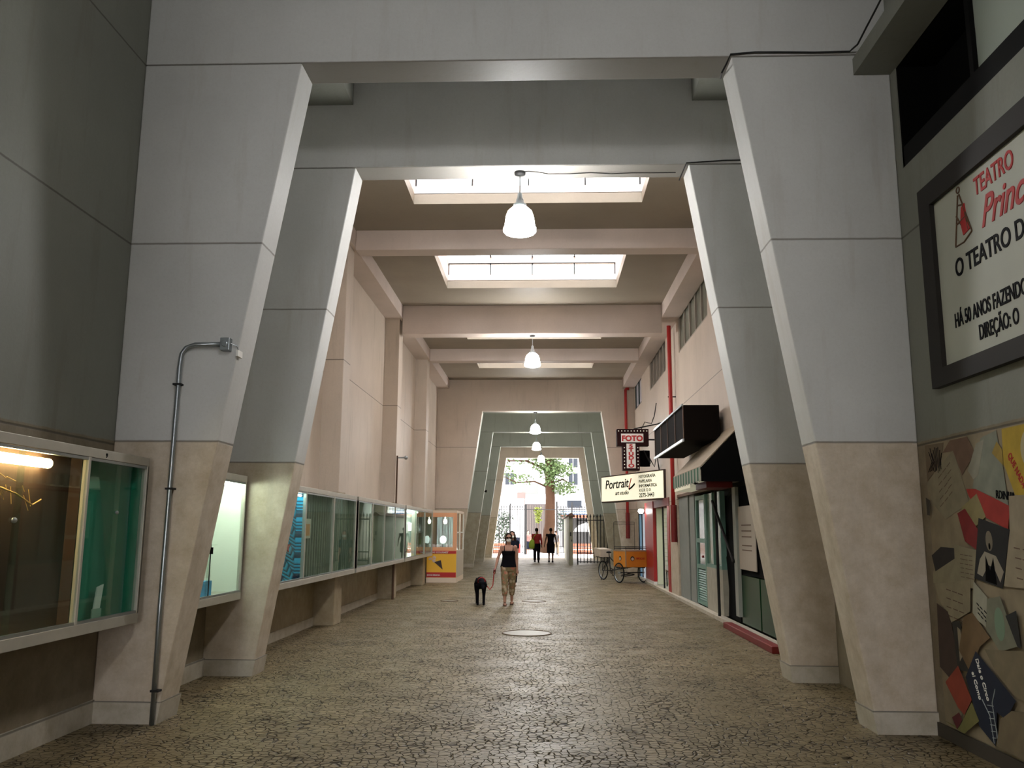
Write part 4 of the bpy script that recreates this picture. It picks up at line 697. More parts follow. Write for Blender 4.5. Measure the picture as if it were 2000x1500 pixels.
# ------------------------------------------------------------------ figures
def fused(mb, name, m, parent, vox=0.009, label=None, smooth_it=3, **kw):
    """union the overlapping shapes of one body or garment into one continuous skin"""
    me = mb.mesh('t'); o = bpy.data.objects.new('t', me); C.objects.link(o)
    r = o.modifiers.new('r', 'REMESH'); r.mode = 'VOXEL'; r.voxel_size = vox
    s_ = o.modifiers.new('s', 'SMOOTH'); s_.factor = 0.5; s_.iterations = smooth_it
    bpy.context.view_layer.update()
    n = bpy.data.meshes.new_from_object(o.evaluated_get(bpy.context.evaluated_depsgraph_get())); n.name = name
    bpy.data.objects.remove(o); bpy.data.meshes.remove(me)
    n.materials.clear(); n.materials.append(MC[m])
    return place(name, n, parent, (0, 0, 0), smooth=True, label=label, **kw)
def person(loc, rz, h, label, skin='skin', legs=((14, 4), (-16, -30)), arms=None, top=None, bottom=None, hair='short', mask=False, glasses=False, shoes='sandal', vox=0.009, female=False, sleeves=0.0, group=None):
    r = thing('person', label, 'person', loc, group, rz, local=True); k = h / 1.7
    V3 = lambda x, y, z: Vector((x, y, z))
    def leg(side, a, b):
        hp = V3(side * 0.09, 0, 0.88); a, b = math.radians(a), math.radians(b)
        kn = hp + V3(0, -math.sin(a) * 0.42, -math.cos(a) * 0.42); an = kn + V3(0, -math.sin(b) * 0.39, -math.cos(b) * 0.39)
        return hp, kn, an
    L = [leg(s, *q) for s, q in zip((-1, 1), legs)]
    drop = min(q[2].z for q in L) - 0.075
    sc_ = lambda P: tuple((c * k) for c in (P[0], P[1], P[2] - drop))
    hw_ = 0.16 if female else 0.19
    if arms is None: arms = ((V3(-.16, .05, -1), V3(-.06, -.12, -1)), (V3(.16, -.05, -1), V3(.06, -.22, -1)))
    b = MB(); R = lambda L_: [(0, y, (z - drop), rx, ry) for y, z, rx, ry in L_]
    wst = 0.125 if female else 0.14
    T = [(0, .82, .10, .09), (0.01, .88, .165, .12), (0.01, .95, .165, .125), (0, 1.05, wst, .105), (0, 1.15, wst + .005, .11), (-.01, 1.25, .155, .125), (-.005, 1.33, hw_ - .01, .11), (0, 1.385, hw_ - .03, .085), (0, 1.42, .09, .06)]
    SC = lambda m_: [setattr(m_, 'v', [(x * k, y * k, z * k) for x, y, z in m_.v])]
    b.rings(R(T), 20)
    b.rings(R([(0, 1.38, .062, .06), (-.005, 1.44, .052, .055), (-.01, 1.50, .055, .06)]), 14)
    hc = V3(0, -.02, 1.585 - drop)
    b.ell(hc + V3(0, .012, .02), (.075, .092, .098), 18, 12); b.ell(hc + V3(0, -.025, -.05), (.056, .062, .068), 14, 10)
    b.ell(hc + V3(0, -.092, -.02), (.012, .02, .022), 8, 6); b.ell(hc + V3(0, -.082, -.065), (.024, .012, .008), 8, 6)
    for s in (-1, 1): b.ell(hc + V3(s * .075, .01, -.01), (.010, .02, .03), 8, 6); b.ell(hc + V3(s * .03, -.083, .008), (.016, .008, .008), 8, 6)
    sole = []
    for (hp, kn, an), s in zip(L, (-1, 1)):
        d = V3(0, 0, -drop)
        P = [hp + V3(0, 0, .02), hp.lerp(kn, .3), kn.lerp(hp, .12), kn, kn.lerp(an, .28), kn.lerp(an, .75), an]
        b.tube([p + d for p in P], [.088, .082, .062, .056, .056, .038, .034], 14)
        f = an + d; b.ell(f + V3(0, -.055, -.042), (.043, .12, .032), 14, 8); b.ell(f + V3(0, .02, -.035), (.034, .045, .038), 10, 8)
        for t in range(5): b.tube([f + V3((t - 2) * .016, -.14, -.05), f + V3((t - 2) * .017, -.178 + abs(t - 1.5) * .008, -.055)], [.010, .008], 6)
        sole.append(f)
    hands = []
    for (ua, fa), s in zip(arms, (-1, 1)):
        sh = V3(s * hw_, 0, 1.365 - drop); ua, fa = ua.normalized(), fa.normalized(); el = sh + ua * .285; wr = el + fa * .24
        b.ell(sh, (.05, .052, .055), 12, 8)
        b.tube([sh, sh.lerp(el, .5), el, el.lerp(wr, .35), wr], [.047, .043, .036, .037, .024], 12)
        side = fa.cross(V3(0, -1, 0)).normalized() if abs(fa.y) < .9 else V3(1, 0, 0); side = side * s
        fwd = V3(0, -1, 0); fwd = (fwd - fa * fwd.dot(fa)).normalized()
        pm = wr + fa * .045; b.tube([wr, wr + fa * .02, pm + fa * .045], [.024, (.032, .018), (.036, .016)], 10)
        nrm = fa.cross(fwd).normalized() * -s
        for i, ln in enumerate((.070, .078, .072, .056)):
            a = wr + fa * .085 + fwd * (.030 - i * .019); inward = V3(-s, 0, 0); c1_ = a + fa * ln * .5; c2_ = c1_ + (fa * .8 + inward * .55).normalized() * ln * .35; c3_ = c2_ + (fa * .4 + inward * .9).normalized() * ln * .25
            b.tube([a, c1_, c2_, c3_], [.0095, .009, .0082, .007], 7)
        a = wr + fa * .03 + fwd * .024; b.tube([a, a + (fa + fwd * 1.1).normalized() * .035, a + (fa * 1.4 + fwd * .8).normalized() * .065], [.012, .0105, .008], 7)
        hands.append(wr + fa * .09)
    SC(b); body = fused(b, 'body', skin, r, vox)
    # clothes
    if top:
        m_, lo, kind_ = top
        t = MB(); g = .014
        if kind_ == 'tank':
            t.rings(R([(0.01, lo, .20, .145), (.005, 1.0, .175, .135), (0, 1.08, .155, .125), (0, 1.18, .155, .13), (-.01, 1.25, .168, .138), (-.01, 1.285, .158, .13)]), 22)
            for s in (-1, 1): t.tube([V3(s * .10, -.118, 1.27 - drop), V3(s * .105, -.095, 1.34 - drop), V3(s * .105, -.02, 1.40 - drop), V3(s * .10, .07, 1.37 - drop), V3(s * .09, .11, 1.28 - drop)], [(.012, .014)] * 5, 8)
        else:
            TT = [(y, z, rx + g, ry + g) for y, z, rx, ry in T if z >= lo - .08]; TT[0] = (0.01, lo, TT[0][2] + .015, TT[0][3] + .015); t.rings(R(TT), 22)
            if sleeves:
                for (ua, fa), s in zip(arms, (-1, 1)):
                    sh = V3(s * hw_, 0, 1.365 - drop); ua = ua.normalized(); e = sh + ua * min(sleeves, .285); t.ell(sh, (.063, .063, .062), 12, 8); P = [sh, e]; rr_ = [.062, .056]
                    if sleeves > .285: P.append(e + fa.normalized() * (sleeves - .285)); rr_ = [.06, .05, .04]
                    t.tube(P, rr_, 12)
        SC(t); fused(t, 'tank_top' if kind_ == 'tank' else 'shirt', m_, r, vox)
    if bottom:
        m_, frac, nm, wide = bottom
        t = MB(); t.rings(R([(0.005, .80, .17, .125), (0.01, .88, .182, .138), (0.01, .95, .178, .138), (0, 1.0, .165, .125)]), 22)
        for hp, kn, an in L:
            d = V3(0, 0, -drop); P = [hp + V3(0, 0, .03), hp.lerp(kn, .5)]; rr_ = [.10 + wide, .088 + wide]
            if frac > .5:
                P += [kn, kn.lerp(an, .35), kn.lerp(an, (frac - .5) * 2)]; rr_ += [.072 + wide, .068 + wide, .052 + wide]
            else: P.append(hp.lerp(kn, frac * 2)); rr_.append(.085 + wide)
            t.tube([p + d for p in P], rr_, 14)
        SC(t); fused(t, nm, m_, r, vox)
    for f in sole:
        t = MB(); t.rings([(f.x, f.y - .05, f.z - .085 + .01 + z, .046, .13) for z in (0, .014)], 18)
        if shoes != 'sandal': t.ell(f + V3(0, -.055, -.04), (.052, .135, .04), 14, 8); t.ell(f + V3(0, .02, -.025), (.045, .055, .05), 12, 8)
        else: t.tube([f + V3(-.045, -.08, -.045), f + V3(0, -.085, -.008), f + V3(.045, -.08, -.045)], .011, 8)
        SC(t)
        mn = min(v[2] for v in t.v); t.v = [(x, y, z - mn if False else z) for x, y, z in t.v]
        t.build('sandal' if shoes == 'sandal' else 'shoe', shoes, r, smooth=True)
    # hair
    t = MB(); t.ell(hc + V3(0, .028, .04), (.086, .095, .095), 18, 12)
    if hair == 'tied': t.ell(hc + V3(0, .12, .02), (.04, .05, .05)); t.ell(hc + V3(-.07, .02, -.02), (.025, .05, .06)); t.ell(hc + V3(.07, .02, -.02), (.025, .05, .06))
    if hair == 'long':
        t.tube([hc + V3(0, .06, .02), hc + V3(0, .085, -.1), hc + V3(0, .09, -.25)], [(.09, .06), (.11, .05), (.12, .035)], 14)
        for s in (-1, 1): t.tube([hc + V3(s * .07, .01, .03), hc + V3(s * .095, 0, -.1), hc + V3(s * .11, -.02, -.24)], [.035, .04, .028], 10)
    SC(t); fused(t, 'hair', 'hair', r, vox * .8)
    if mask:
        t = MB(); t.ell(hc + V3(0, -.045, -.052), (.062, .062, .052), 16, 10)
        for s in (-1, 1): t.tube([hc + V3(s * .055, -.06, -.04), hc + V3(s * .08, .0, -.015)], .003, 5)
        SC(t); t.build('face_mask', 'mask', r, smooth=True)
    if glasses:
        t = MB()
        for s in (-1, 1): t.ell(hc + V3(s * .034, -.094, .008), (.030, .010, .020), 14, 8); t.tube([hc + V3(s * .062, -.088, .012), hc + V3(s * .08, .01, .01)], .004, 5)
        t.tube([hc + V3(-.01, -.1, .012), hc + V3(.01, -.1, .012)], .005, 5); SC(t); t.build('sunglasses', 'black', r, smooth=True)
    return r, [h_ * k for h_ in hands], hc * k
V = Vector
def leggings_mat():
    k = NT('patterned_cloth'); tc = k.n('TexCoord'); v = k.n('TexVoronoi'); v.inputs['Scale'].default_value = 11; k.l(tc.outputs['Object'], v.inputs['Vector'])
    n = k.noise(tc.outputs['Object'], 14, 3); c = k.mix(k.ramp(v.outputs['Distance'], .25, .5), (.46, .36, .24), (.20, .15, .07)); c = k.mix(k.ramp(n, .55, .62), c, (.42, .14, .08))
    k.l(c, k.b.inputs['Base Color']); k.b.inputs['Roughness'].default_value = .8
leggings_mat()
WX, WY_ = -0.53, 20.2
pr, hd, _ = person((WX, WY_, 0), 0.08, 1.64, 'woman in black tank top, sunglasses and white mask walking a black dog', legs=((15, 6), (-8, -20)),
    arms=((V((-.38, -.10, -1)), V((-.25, -.42, -1))), (V((.13, .05, -1)), V((.05, -.12, -1)))), top=('cloth_black', .90, 'tank'), bottom=('patterned_cloth', .80, 'leggings', .004), hair='tied', mask=True, glasses=True, female=True, vox=.0075)
person((-0.69, 27.0, 0), 0, 1.67, 'dark-haired woman in a white mask, mostly hidden behind the woman with the dog', hair='long', mask=True, top=('cloth_navy', .92, 'shirt'), sleeves=.2, bottom=('cloth_black', .95, 'trousers', .01), female=True, vox=.012, legs=((-10, -22), (12, 3)), arms=((V((-.04, .1, -1)), V((.02, -.15, -1))), (V((.04, -.05, -1)), V((-.02, -.2, -1)))))
pm, _, _ = person((-0.08, 46.6, 0), PI, 1.82, 'man in a red shirt with a lime green bag walking away towards the street', skin='skin_dark', top=('cloth_red', .93, 'shirt'), sleeves=.5, bottom=('cloth_black', .97, 'trousers', .012), vox=.014, legs=((10, 0), (-10, -24)), shoes='cloth_black')
person((0.68, 46.9, 0), PI, 1.82, 'man in black sleeveless shirt and long black shorts walking away towards the street', skin='skin_dark', top=('cloth_black', .92, 'shirt'), sleeves=.06, bottom=('cloth_black', .50, 'shorts', .022), vox=.014, legs=((8, 0), (-8, -18)), shoes='cloth_black', arms=((V((-.3, .02, -1)), V((-.15, -.2, -1))), (V((.3, -.02, -1)), V((.15, -.25, -1)))))
person((-0.85, 63.5, 0), 0.3, 1.68, 'person in a pale pink top standing outside, left of the man in red', top=(mat('cloth_pink', (.16, .07, .06), .8), .9, 'shirt') and ('cloth_pink', .9, 'shirt'), sleeves=.15, bottom=('cloth_navy', .6, 'trousers', .02), vox=.018, legs=((6, 0), (-6, -10)))
person((1.15, 59.5, 0), PI - .5, 1.70, 'person in light trousers outside, right of the man in black', skin='skin_dark', top=(mat('cloth_grey', (.03, .026, .026), .8), .9, 'shirt') and ('cloth_grey', .9, 'shirt'), sleeves=.2, bottom=(mat('cloth_khaki', (.12, .09, .06), .8), .9, 'trousers', .02) and ('cloth_khaki', .9, 'trousers', .02), vox=.018, legs=((14, 6), (-12, -26)))
t = MB(); t.rings([(-.33, 46.44, .72, .05, .06), (-.34, 46.44, .76, .14, .10), (-.34, 46.44, .95, .16, .12), (-.32, 46.44, 1.15, .12, .10), (-.30, 46.44, 1.22, .05, .05)], 16)
o = item('shoulder_bag', t, 'green_bag', (-.33, 46.44, .72), 'lime green bag hanging at the left side of the man in red', 'bag', smooth=True)
MB().tube([(-.31, 46.44, 1.2), (-.2, 46.46, 1.42), (-.06, 46.5, 1.56)], .014).build('strap', 'green_bag', o)
# dog, facing the viewer, head lowered and hanging to the side
r = thing('dog', 'black dog on a red leash standing beside the woman in the tank top', 'dog', (-1.18, 20.3, 0), None, 0.10, local=True)
b = MB()
b.tube([(0, -.20, .47), (0, -.12, .485), (0, .05, .49), (0, .25, .50), (0, .38, .50), (0, .45, .48)], [.07, (.135, .105), (.145, .11), (.12, .10), (.115, .095), .05], 18)
b.tube([(0, -.10, .53), (0.0, -.24, .56), (.02, -.34, .52)], [.095, .078, .062], 14)
b.ell((.03, -.38, .49), (.075, .09, .07), 16, 12); b.tube([(.03, -.42, .47), (.045, -.50, .40), (.05, -.53, .375)], [.046, .036, .024], 12)
for s in (-1, 1): b.tube([(.03 + s * .06, -.36, .53), (.03 + s * .095, -.36, .47), (.03 + s * .095, -.375, .41)], [(.02, .03), (.018, .034), .014], 8)
for s, y in ((-1, -.12), (1, -.14)):
    b.tube([(s * .075, y, .45), (s * .078, y + .01, .32), (s * .072, y - .005, .20), (s * .070, y - .01, .05), (s * .07, y - .02, .03)], [.058, .042, .034, .030, .028], 12); b.ell((s * .07, y - .04, .024), (.032, .048, .024), 10, 8)
for s, y in ((-1, .36), (1, .30)):
    b.tube([(s * .075, y, .46), (s * .085, y - .05, .33), (s * .08, y + .03, .21), (s * .078, y + .02, .05), (s * .078, y, .03)], [.075, .055, .032, .026, .026], 12); b.ell((s * .078, y - .02, .024), (.03, .045, .024), 10, 8)
b.tube([(0, .43, .50), (0, .55, .47), (.02, .63, .38), (.03, .66, .30)], [.03, .026, .022, .012], 10)
for i in range(90):
    a = random.uniform(0, 2 * PI); y = random.uniform(-.2, .4); b.ell((math.cos(a) * .125, y, .49 + math.sin(a) * .10), (.022, .028, .022), 6, 4)
fused(b, 'body', 'dog_fur', r, .011, smooth_it=2)
MB().torus((.015, -.255, .545), .078, .012, (.05, -1, -.25), 20, 8).build('collar', 'text_red', r)
MB().ell((.05, -.545, .37), (.016, .014, .013), 8, 6).build('nose', 'black', r)
# leash from hand to collar
Rz = Matrix.Rotation(.08, 4, 'Z'); hp = Rz @ hd[0] + V((WX, WY_, 0)); col = Matrix.Rotation(.10, 4, 'Z') @ V((.085, -.26, .55)) + V((-1.18, 20.3, 0))
P = [hp + V((0, 0, .03)), hp + V((-.02, -.02, -.08)), hp.lerp(col, .35) + V((0.04, 0, -.24)), hp.lerp(col, .55) + V((0.02, 0, -.29)), hp.lerp(col, .78) + V((0, 0, -.16)), col]
r = thing('leash', 'red dog leash sagging between the woman\'s hand and the black dog', 'leash', P[0]); MB().tube(P, .011, 8).build('strap', 'text_red', r)
MB().tube([hp + V((0, -.05, .05)), hp + V((-.01, .04, -.03))], [.026, .03], 10).build('grip', 'red_dark', r)

# ------------------------------------------------------------------ cargo tricycle
r = thing('cargo_tricycle', 'cargo tricycle with an orange box and a white crate on its rear rack', 'tricycle', (2.98, 28.62, 0), None, 0.4455, local=True)
# local: x = across the box (0..0.85), y = from box front towards the rider (0..2.7)
bx = MB().box(0, .85, 0, .80, .52, 1.05).build('cargo_box', 'orange_box', r, bevel=.01)
for m_, nm in ((MB().box(-.006, .856, -.006, .806, 1.03, 1.07), 'lid'), (MB().box(-.01, .02, -.01, .02, .52, 1.05), 'corner_strip')): m_.build(nm, mat('box_trim', (.30, .22, .15), .5), bx)
for c, nrm in (((.25, -.004, .80), (0, -1, 0)), ((-.004, .35, .80), (-1, 0, 0))):
    q = V(c); MB().tube([q, q + V(nrm) * .006], .075, 20).build('emblem', 'dark_iron', bx); MB().tube([q + V(nrm) * .006 - V((0, 0, .012)), q + V(nrm) * .010 - V((0, 0, .012))], .05, 20).build('emblem_face', mat('emblem_pale', (.6, .55, .45), .6), bx)
txt('PIPOCAS', .09, 'text_red', bx, (.40, -.004, .77), '-y', sx=.9)
f = MB()
for z in (1.12, 1.17):
    f.tube([(0.02, 0.02, z), (.83, .02, z), (.83, .78, z), (.02, .78, z), (.02, .02, z)], .010, 6)
for x, y in ((.02, .02), (.83, .02), (.83, .78), (.02, .78)): f.tube([(x, y, 1.05), (x, y, 1.18)], .010, 6)
f.build('rail', 'dark_iron', r)
MB().tube([(.02, .78, 1.0), (.02, .78, 1.98), (.06, .78, 2.0), (.83, .78, 2.0), (.83, .78, 1.0)], .010, 6).tube([(.02, .78, 1.93), (.83, .78, 1.93)], .008, 6).build('canopy_frame', 'dark_iron', r)
def wheel(c, ax, R=.33):
    w_ = MB().torus(c, R - .02, .02, ax, 32, 8).build('wheel', 'rubber', r, smooth=True)
    c = V(c); a = V(ax).normalized(); e1 = a.orthogonal().normalized(); e2 = a.cross(e1); s_ = MB()
    for i in range(18): s_.tube([c + a * .02 * (1 if i % 2 else -1), c + (e1 * math.cos(i * PI / 9) + e2 * math.sin(i * PI / 9)) * (R - .03)], .0025, 4)
    s_.build('spokes', 'steel', w_); MB().tube([c - a * .04, c + a * .04], .022, 10).build('hub', 'steel', w_); MB().torus(c, R - .045, .008, ax, 32, 6).build('rim', 'steel', w_)
wheel((-.04, .38, .33), (1, 0, 0)); wheel((.89, .38, .33), (1, 0, 0)); 
wheel((.42, 2.25, .33), (1, 0, 0))
f = MB()
f.tube([(-.04, .38, .33), (.89, .38, .33)], .018, 8); f.tube([(.1, .05, .50), (.1, .8, .5), (.42, 1.1, .42), (.42, 1.75, .34)], .02, 8).tube([(.75, .05, .50), (.75, .8, .5), (.42, 1.1, .42)], .02, 8)
f.tube([(.42, 1.75, .34), (.42, 1.82, .92)], .018, 8).tube([(.42, 1.1, .45), (.42, 1.80, .80)], .018, 8).tube([(.40, 1.78, .34), (.38, 2.25, .33)], .012, 6).tube([(.44, 1.78, .34), (.46, 2.25, .33)], .012, 6).tube([(.40, 1.81, .78), (.38, 2.25, .33)], .01, 6).tube([(.44, 1.81, .78), (.46, 2.25, .33)], .01, 6)
f.torus((.42, .6, .24), .22, .018, (0, 0.2, 1), 24, 6); f.tube([(.42, .38, .33), (.42, .6, .30)], .02, 6)
f.build('chassis', 'dark_iron', r)
MB().ell((.42, 1.84, .96), (.08, .13, .035)).build('saddle', 'rubber', r, smooth=True)
MB().tube([(.0, .95, 1.08), (.02, .84, 1.03), (.83, .84, 1.03), (.85, .95, 1.08)], .013, 8).build('handlebar', 'steel', r)
f = MB().tube([(.30, 1.98, .76), (.30, 2.55, .80)], .012, 6).tube([(.54, 1.98, .76), (.54, 2.55, .80)], .012, 6).tube([(.30, 2.5, .8), (.54, 2.5, .8)], .012, 6).tube([(.34, 2.1, .77), (.39, 2.25, .36)], .010, 6).tube([(.5, 2.1, .77), (.45, 2.25, .36)], .010, 6); f.build('rear_rack', 'dark_iron', r)
MB().torus((.44, 1.72, .33), .09, .012, (1, 0, 0), 18, 6).tube([(.44, 1.72, .33), (.50, 1.72, .18)], .012, 6).box(.5, .6, 1.68, 1.76, .16, .18).build('crank', 'dark_iron', r)
MB().tube([(.3, 2.0, .33), (.22, 2.05, .0)], .014, 6).build('kickstand', 'dark_iron', r)
cr = Matrix.Rotation(.4455, 4, 'Z'); q = cr @ V((.42, 2.30, 0)) + V((2.98, 28.62, 0))
m = MB(); m.hexa([(-.20, -.22, 0), (.20, -.22, 0), (.20, .22, 0), (-.20, .22, 0)], [(-.22, -.24, .27), (.22, -.24, .27), (.22, .24, .27), (-.22, .24, .27)])
o = m.build('crate', mat('crate_white', (.55, .48, .38), .7, noise=.2), base=(q.x, q.y, .81), label='white cardboard crate on the rear rack of the orange cargo tricycle', cat='crate'); o.data.transform(Matrix.Translation(V((q.x, q.y, .81)))); o.rotation_euler = (.10, 0, .45)

# ------------------------------------------------------------------ manholes and floor covers
for x, y, rr_, t in ((0.0, 14.75, .42, 'round manhole cover in the middle of the paving, nearest the viewer'), (.05, 21.3, .30, 'small round drain cover right of the walking woman'), (-2.0, 21.2, .22, 'small broken drain cover left of the dog')):
    o = MB().tube([(x, y, .0), (x, y, .007)], rr_, 32).build('manhole_cover', mat('cast_iron', (.16, .14, .10), .45, .3, noise=.4, nscale=20), base=(x, y, 0), label=t, cat='manhole cover')
    MB().torus((x, y, .006), rr_ * .97, .010, (0, 0, 1), 32, 6).build('rim', 'wood_dark', o)

# ------------------------------------------------------------------ gate end wall, fences and the street outside
r = thing('partition_wall', 'low pale partition with small tiled coping, standing lengthwise right of the men walking away', 'wall', (1.68, 44, 0))
MB().box(1.58, 1.78, 44.0, 54.0, 0, 2.45).build('panel', mat('pale_partition', (.30, .285, .20), .7, noise=.15, nscale=2), r)
MB().prism([(1.46, 2.44), (1.68, 2.60), (1.90, 2.44), (1.90, 2.40), (1.46, 2.40)], 'y', 43.85, 54.0).build('coping', mat('tile_brown', (.16, .09, .06), .8), r)
MB().box(1.63, 1.70, 43.97, 44.0, 1.42, 1.62).build('lock_plate', 'dark_iron', r); MB().box(1.70, 1.74, 43.97, 44.0, 1.15, 1.25).build('handle', 'dark_iron', r)
def fence(xa, xb, y, h, step, label, posts=()):
    r = thing('iron_fence', label, 'fence', ((xa + xb) / 2, y, 0)); n = int((xb - xa) / step)
    for i in range(n + 1):
        x = xa + i * step; MB().tube([(x, y, .08), (x, y, h - .12)], .022, 6).tube([(x, y, h - .20), (x, y, h - .14), (x, y, h)], [.022, .045, .004], 6).build('picket', 'dark_iron', r)
    for z in (.12, .55, h - .35): MB().box(xa, xb, y - .015, y + .015, z, z + .05).build('rail', 'dark_iron', r)
    for x, hh, ww in posts: MB().box(x - ww, x + ww, y - ww, y + ww, 0, hh).build('post', 'dark_iron', r)
fence(2.0, 3.8, 44.1, 2.55, .17, 'iron picket fence between the pale partition and the right column, behind the tricycle', ((2.02, 2.5, .03), (3.78, 2.5, .03)))
fence(-5.2, -1.02, 62.0, 3.5, .19, 'tall spiked iron fence at the street, left of the open gateway', ((-2.1, 3.6, .05), (-1.0, 3.55, .09)))
fence(1.35, 5.6, 62.0, 3.5, .19, 'tall spiked iron fence at the street, right of the open gateway', ((1.25, 3.75, .06), (2.35, 3.7, .05)))
MB().box(-1.0, 1.3, 61.98, 62.02, 3.15, 3.2).build('gate_rail', 'dark_iron', base=(0, 62, 3.15), label='thin iron rail spanning above the open street gateway', cat='rail')
item('street_sign', MB().box(-1.62, -1.0, 61.85, 61.93, 3.95, 4.4).box(-1.1, -1.04, 61.85, 61.93, 3.5, 3.96), mat('sign_pink', (.10, .075, .068), .6), (-1.3, 61.9, 3.5), 'pale box sign mounted on top of the fence post', 'sign')
mat('leaf', (.034, .064, .009), .6); mat('leaf_light', (.12, .15, .01), .6); mat('leaf_street', (.012, .03, .010), .6)
def foliage(m, c, rad, n, s=.10):
    for _ in range(n):
        while True:
            p = V((random.uniform(-1, 1), random.uniform(-1, 1), random.uniform(-1, 1)))
            if p.length < 1: break
        p = V(c) + V((p.x * rad[0], p.y * rad[1], p.z * rad[2])); a = V((random.gauss(0, 1), random.gauss(0, 1), random.gauss(0, .5))).normalized(); bb = a.orthogonal().normalized(); bb = (Matrix.Rotation(random.uniform(0, 6), 3, a) @ bb)
        L_ = s * random.uniform(.7, 1.5); cc = a.cross(bb) * .0
        m.add([p, p + a * L_ * .5 + bb * L_ * .28, p + a * L_, p + a * L_ * .5 - bb * L_ * .28], [(0, 1, 2, 3)])
def plant(name, label, cat, base, stems, blobs, lm, bark='bark', leafs=.1):
    r = thing(name, label, cat, base); s_ = MB()
    for P, rr_ in stems: s_.tube(P, rr_, 10)
    s_.build('trunk' if cat == 'tree' else 'stems', bark, r, smooth=True); m = MB()
    for c, rad, n in blobs: foliage(m, c, rad, n, leafs)
    m.build('foliage', lm, r); return r
plant('street_tree', 'street tree with a thick brown trunk and bright yellow-green leaves, framed by the exit', 'tree', (.7, 66, 0),
      [([(.55, 66, 0), (.62, 66, .8), (.78, 66, 2.2), (.82, 66, 4.2), (.75, 66, 6.0), (.7, 66, 8)], [.62, .48, .40, .36, .34, .25]), ([(.8, 66, 4.9), (-.4, 65.7, 5.4), (-1.8, 65.5, 5.3), (-2.8, 65.5, 5.8)], [.09, .06, .045, .03]), ([(.8, 66, 5.2), (1.8, 66, 5.6), (2.5, 65.6, 5.1)], [.09, .06, .04]), ([(.8, 66, 6.2), (-1.0, 66, 7), (-2.5, 66, 7.0)], [.12, .08, .05])],
      [((.7, 65.8, 6.6), (1.3, 1.3, .9), 900), ((1.9, 65.8, 4.9), (1.0, .8, .55), 420), ((1.6, 65.6, 6.3), (1.2, 1, .6), 500), ((-1.4, 65.6, 5.6), (1.0, .8, .45), 180), ((-2.9, 65.5, 6.2), (.8, .6, .6), 200), ((-1.2, 66, 7.4), (2.2, 1, .7), 500), ((.5, 65.5, 7.6), (2.5, 1, .6), 700), ((.85, 65.6, 5.5), (.5, .5, .5), 150)], 'leaf', leafs=.20)
plant('yellow_shrub', 'small yellow-green shrub just left of the tree trunk', 'shrub', (-.15, 64.6, 0), [([(-.15, 64.6, 0), (-.1, 64.6, 2.6)], [.04, .02])], [((-.12, 64.6, 3.05), (.3, .3, .38), 300), ((-.1, 64.6, 2.5), (.2, .2, .3), 120)], 'leaf_light', leafs=.14)
plant('street_bush', 'grey-green bush behind the fence at the left of the exit', 'shrub', (-3.0, 64.5, 0), [([(-3, 64.5, 0), (-3, 64.5, 2)], [.05, .02]), ([(-2.9, 64.5, 0), (-2.4, 64.5, 2)], [.05, .02])], [((-3.0, 64.5, 1.7), (.9, .5, 1.0), 700), ((-2.5, 64.5, 2.6), (.5, .4, .5), 240)], 'leaf_street', leafs=.16)
plant('street_bush', 'tall brownish bush at the far left edge of the exit', 'shrub', (-3.7, 65.5, 0), [([(-3.7, 65.5, 0), (-3.6, 65.5, 3)], [.06, .02])], [((-3.5, 65.5, 3.2), (.5, .4, .6), 260)], 'leaf_street', leafs=.16)
plant('street_bush', 'dark bush between the tree trunk and the pale partition', 'shrub', (1.9, 66.8, 0), [([(1.9, 66.8, 0), (1.9, 66.8, 2.4)], [.05, .02])], [((1.7, 66.8, 2.5), (.5, .4, .9), 340)], 'leaf_street', leafs=.16)
def barrier(x0, x1, t): 
    r = thing('orange_barrier', t, 'barrier', ((x0 + x1) / 2, 64, 0)); MB().box(x0, x1, 64.0, 64.1, .0, .75).build('panel', mat('barrier_orange', (.26, .055, .02), .6), r)
    for z in (.3, .5): MB().box(x0, x1, 63.985, 63.998, z, z + .04).build('stripe', 'white_paint', r)
barrier(-5.0, -2.2, 'orange planter barrier at the foot of the street fence, left side'); barrier(2.1, 5.5, 'orange planter barrier seen below the white parasol, right side')
r = thing('parasol', 'white street parasol outside, right of the pale partition', 'parasol', (3.6, 66.5, 0)); MB().cyl((3.6, 66.5, 0), (3.6, 66.5, 2.1), .05).build('pole', 'dark_iron', r)
MB().rings([(3.6, 66.5, 1.62, 1.0, 1.0), (3.6, 66.5, 1.78, .95, .95), (3.6, 66.5, 2.1, .6, .6), (3.6, 66.5, 2.3, .06, .06)], 16).build('canopy', 'white_paint', r)
r = thing('luggage_trolley', 'dark trolley stacked with boxes outside, left of the pink-topped person', 'trolley', (-1.55, 61.2, 0))
MB().box(-1.85, -1.35, 61.0, 61.5, .12, .75).build('box', 'red_dark', r); MB().box(-1.8, -1.4, 61.05, 61.45, .76, 1.2).build('box', 'cloth_navy', r); MB().tube([(-1.35, 61.5, .1), (-1.3, 61.5, 1.4)], .02).build('handle', 'steel', r)
for a in (61.05, 61.4): MB().torus((-1.6, a, .07), .05, .02, (0, 1, 0), 14, 6).build('wheel', 'rubber', r)
r = thing('slatted_gate', 'grey-brown slatted gate of the building across the street', 'gate', (-.5, 76, 0))
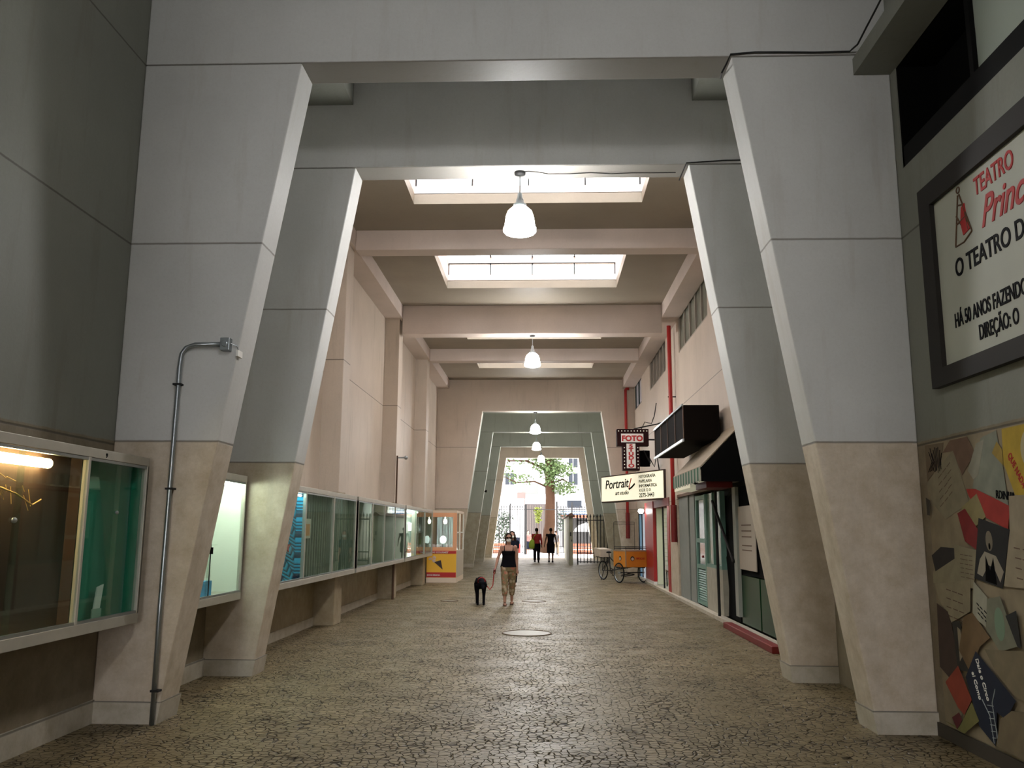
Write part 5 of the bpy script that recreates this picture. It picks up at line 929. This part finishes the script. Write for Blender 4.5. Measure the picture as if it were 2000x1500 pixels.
MB().box(-1.35, .75, 76.0, 76.08, 0, 4.0).build('frame', mat('gate_brown', (.03, .022, .02), .7), r)
m = MB()
for i in range(14): m.box(-1.3 + i * .145, -1.24 + i * .145, 75.96, 75.998, .1, 3.9)
m.build('slats', mat('gate_slat', (.065, .052, .045), .7), r)
r = thing('street_building', 'white sunlit building across the street with grey windows', 'building', (0, 84, 0))
MB().box(-16, 16, 84, 92, 0, 26).build('wall', mat('facade_white', (.5, .49, .48), .8), r)
mat('shade_window', (.022, .026, .032), .6, spec=.1)
for zz in (6.0, 7.7):
    for x in (-6.2, -4.6, -3.0 if zz < 7 else 60, 3.2, 4.6, 6.0):
        if x > 50: continue
        w_ = MB().box(x - .55, x + .55, 83.93, 83.99, zz, zz + 1.35).build('window', 'white_paint', r); MB().box(x - .45, x - .03, 83.9, 83.925, zz + .1, zz + 1.25).box(x + .03, x + .45, 83.9, 83.925, zz + .1, zz + 1.25).build('pane', 'shade_window', w_)
for x in (-1.0, 1.2): MB().box(x - .8, x + .8, 83.93, 83.99, 5.2, 6.2).build('window', mat('window_pale', (.075, .08, .075), .5), r)
for x in (-5.4, -4.2): MB().box(x - .3, x + .3, 83.7, 83.99, 2.9, 7.4).build('pilaster', mat('facade_blue', (.12, .14, .18), .8), r)
r = thing('shop_awning', 'blue and white shop front strip low on the building across the street', 'shop front', (4.6, 82, 2.6))
MB().box(1.9, 7.5, 81.6, 83.8, 3.2, 3.5).build('fascia', mat('fascia_blue', (.035, .065, .14), .6), r); MB().box(1.9, 7.5, 81.58, 81.6, 2.9, 3.15).build('stripe', 'barrier_orange', r)
MB().box(2.1, 7.3, 83.8, 83.98, 0.1, 2.9).build('opening', mat('shop_dark', (.02, .018, .016), .7), r); MB().box(1.9, 7.5, 81.595, 81.6, 3.30, 3.42).build('white_line', 'white_paint', r)
for x in (2.6, 5.0): MB().box(x, x + 1.4, 83.9, 83.98, 3.9, 4.6).build('transom', 'shade_window', r)
struct('wall_street_right', MB().box(16, 16.5, 58, 84, 0, 12), 'facade_white')
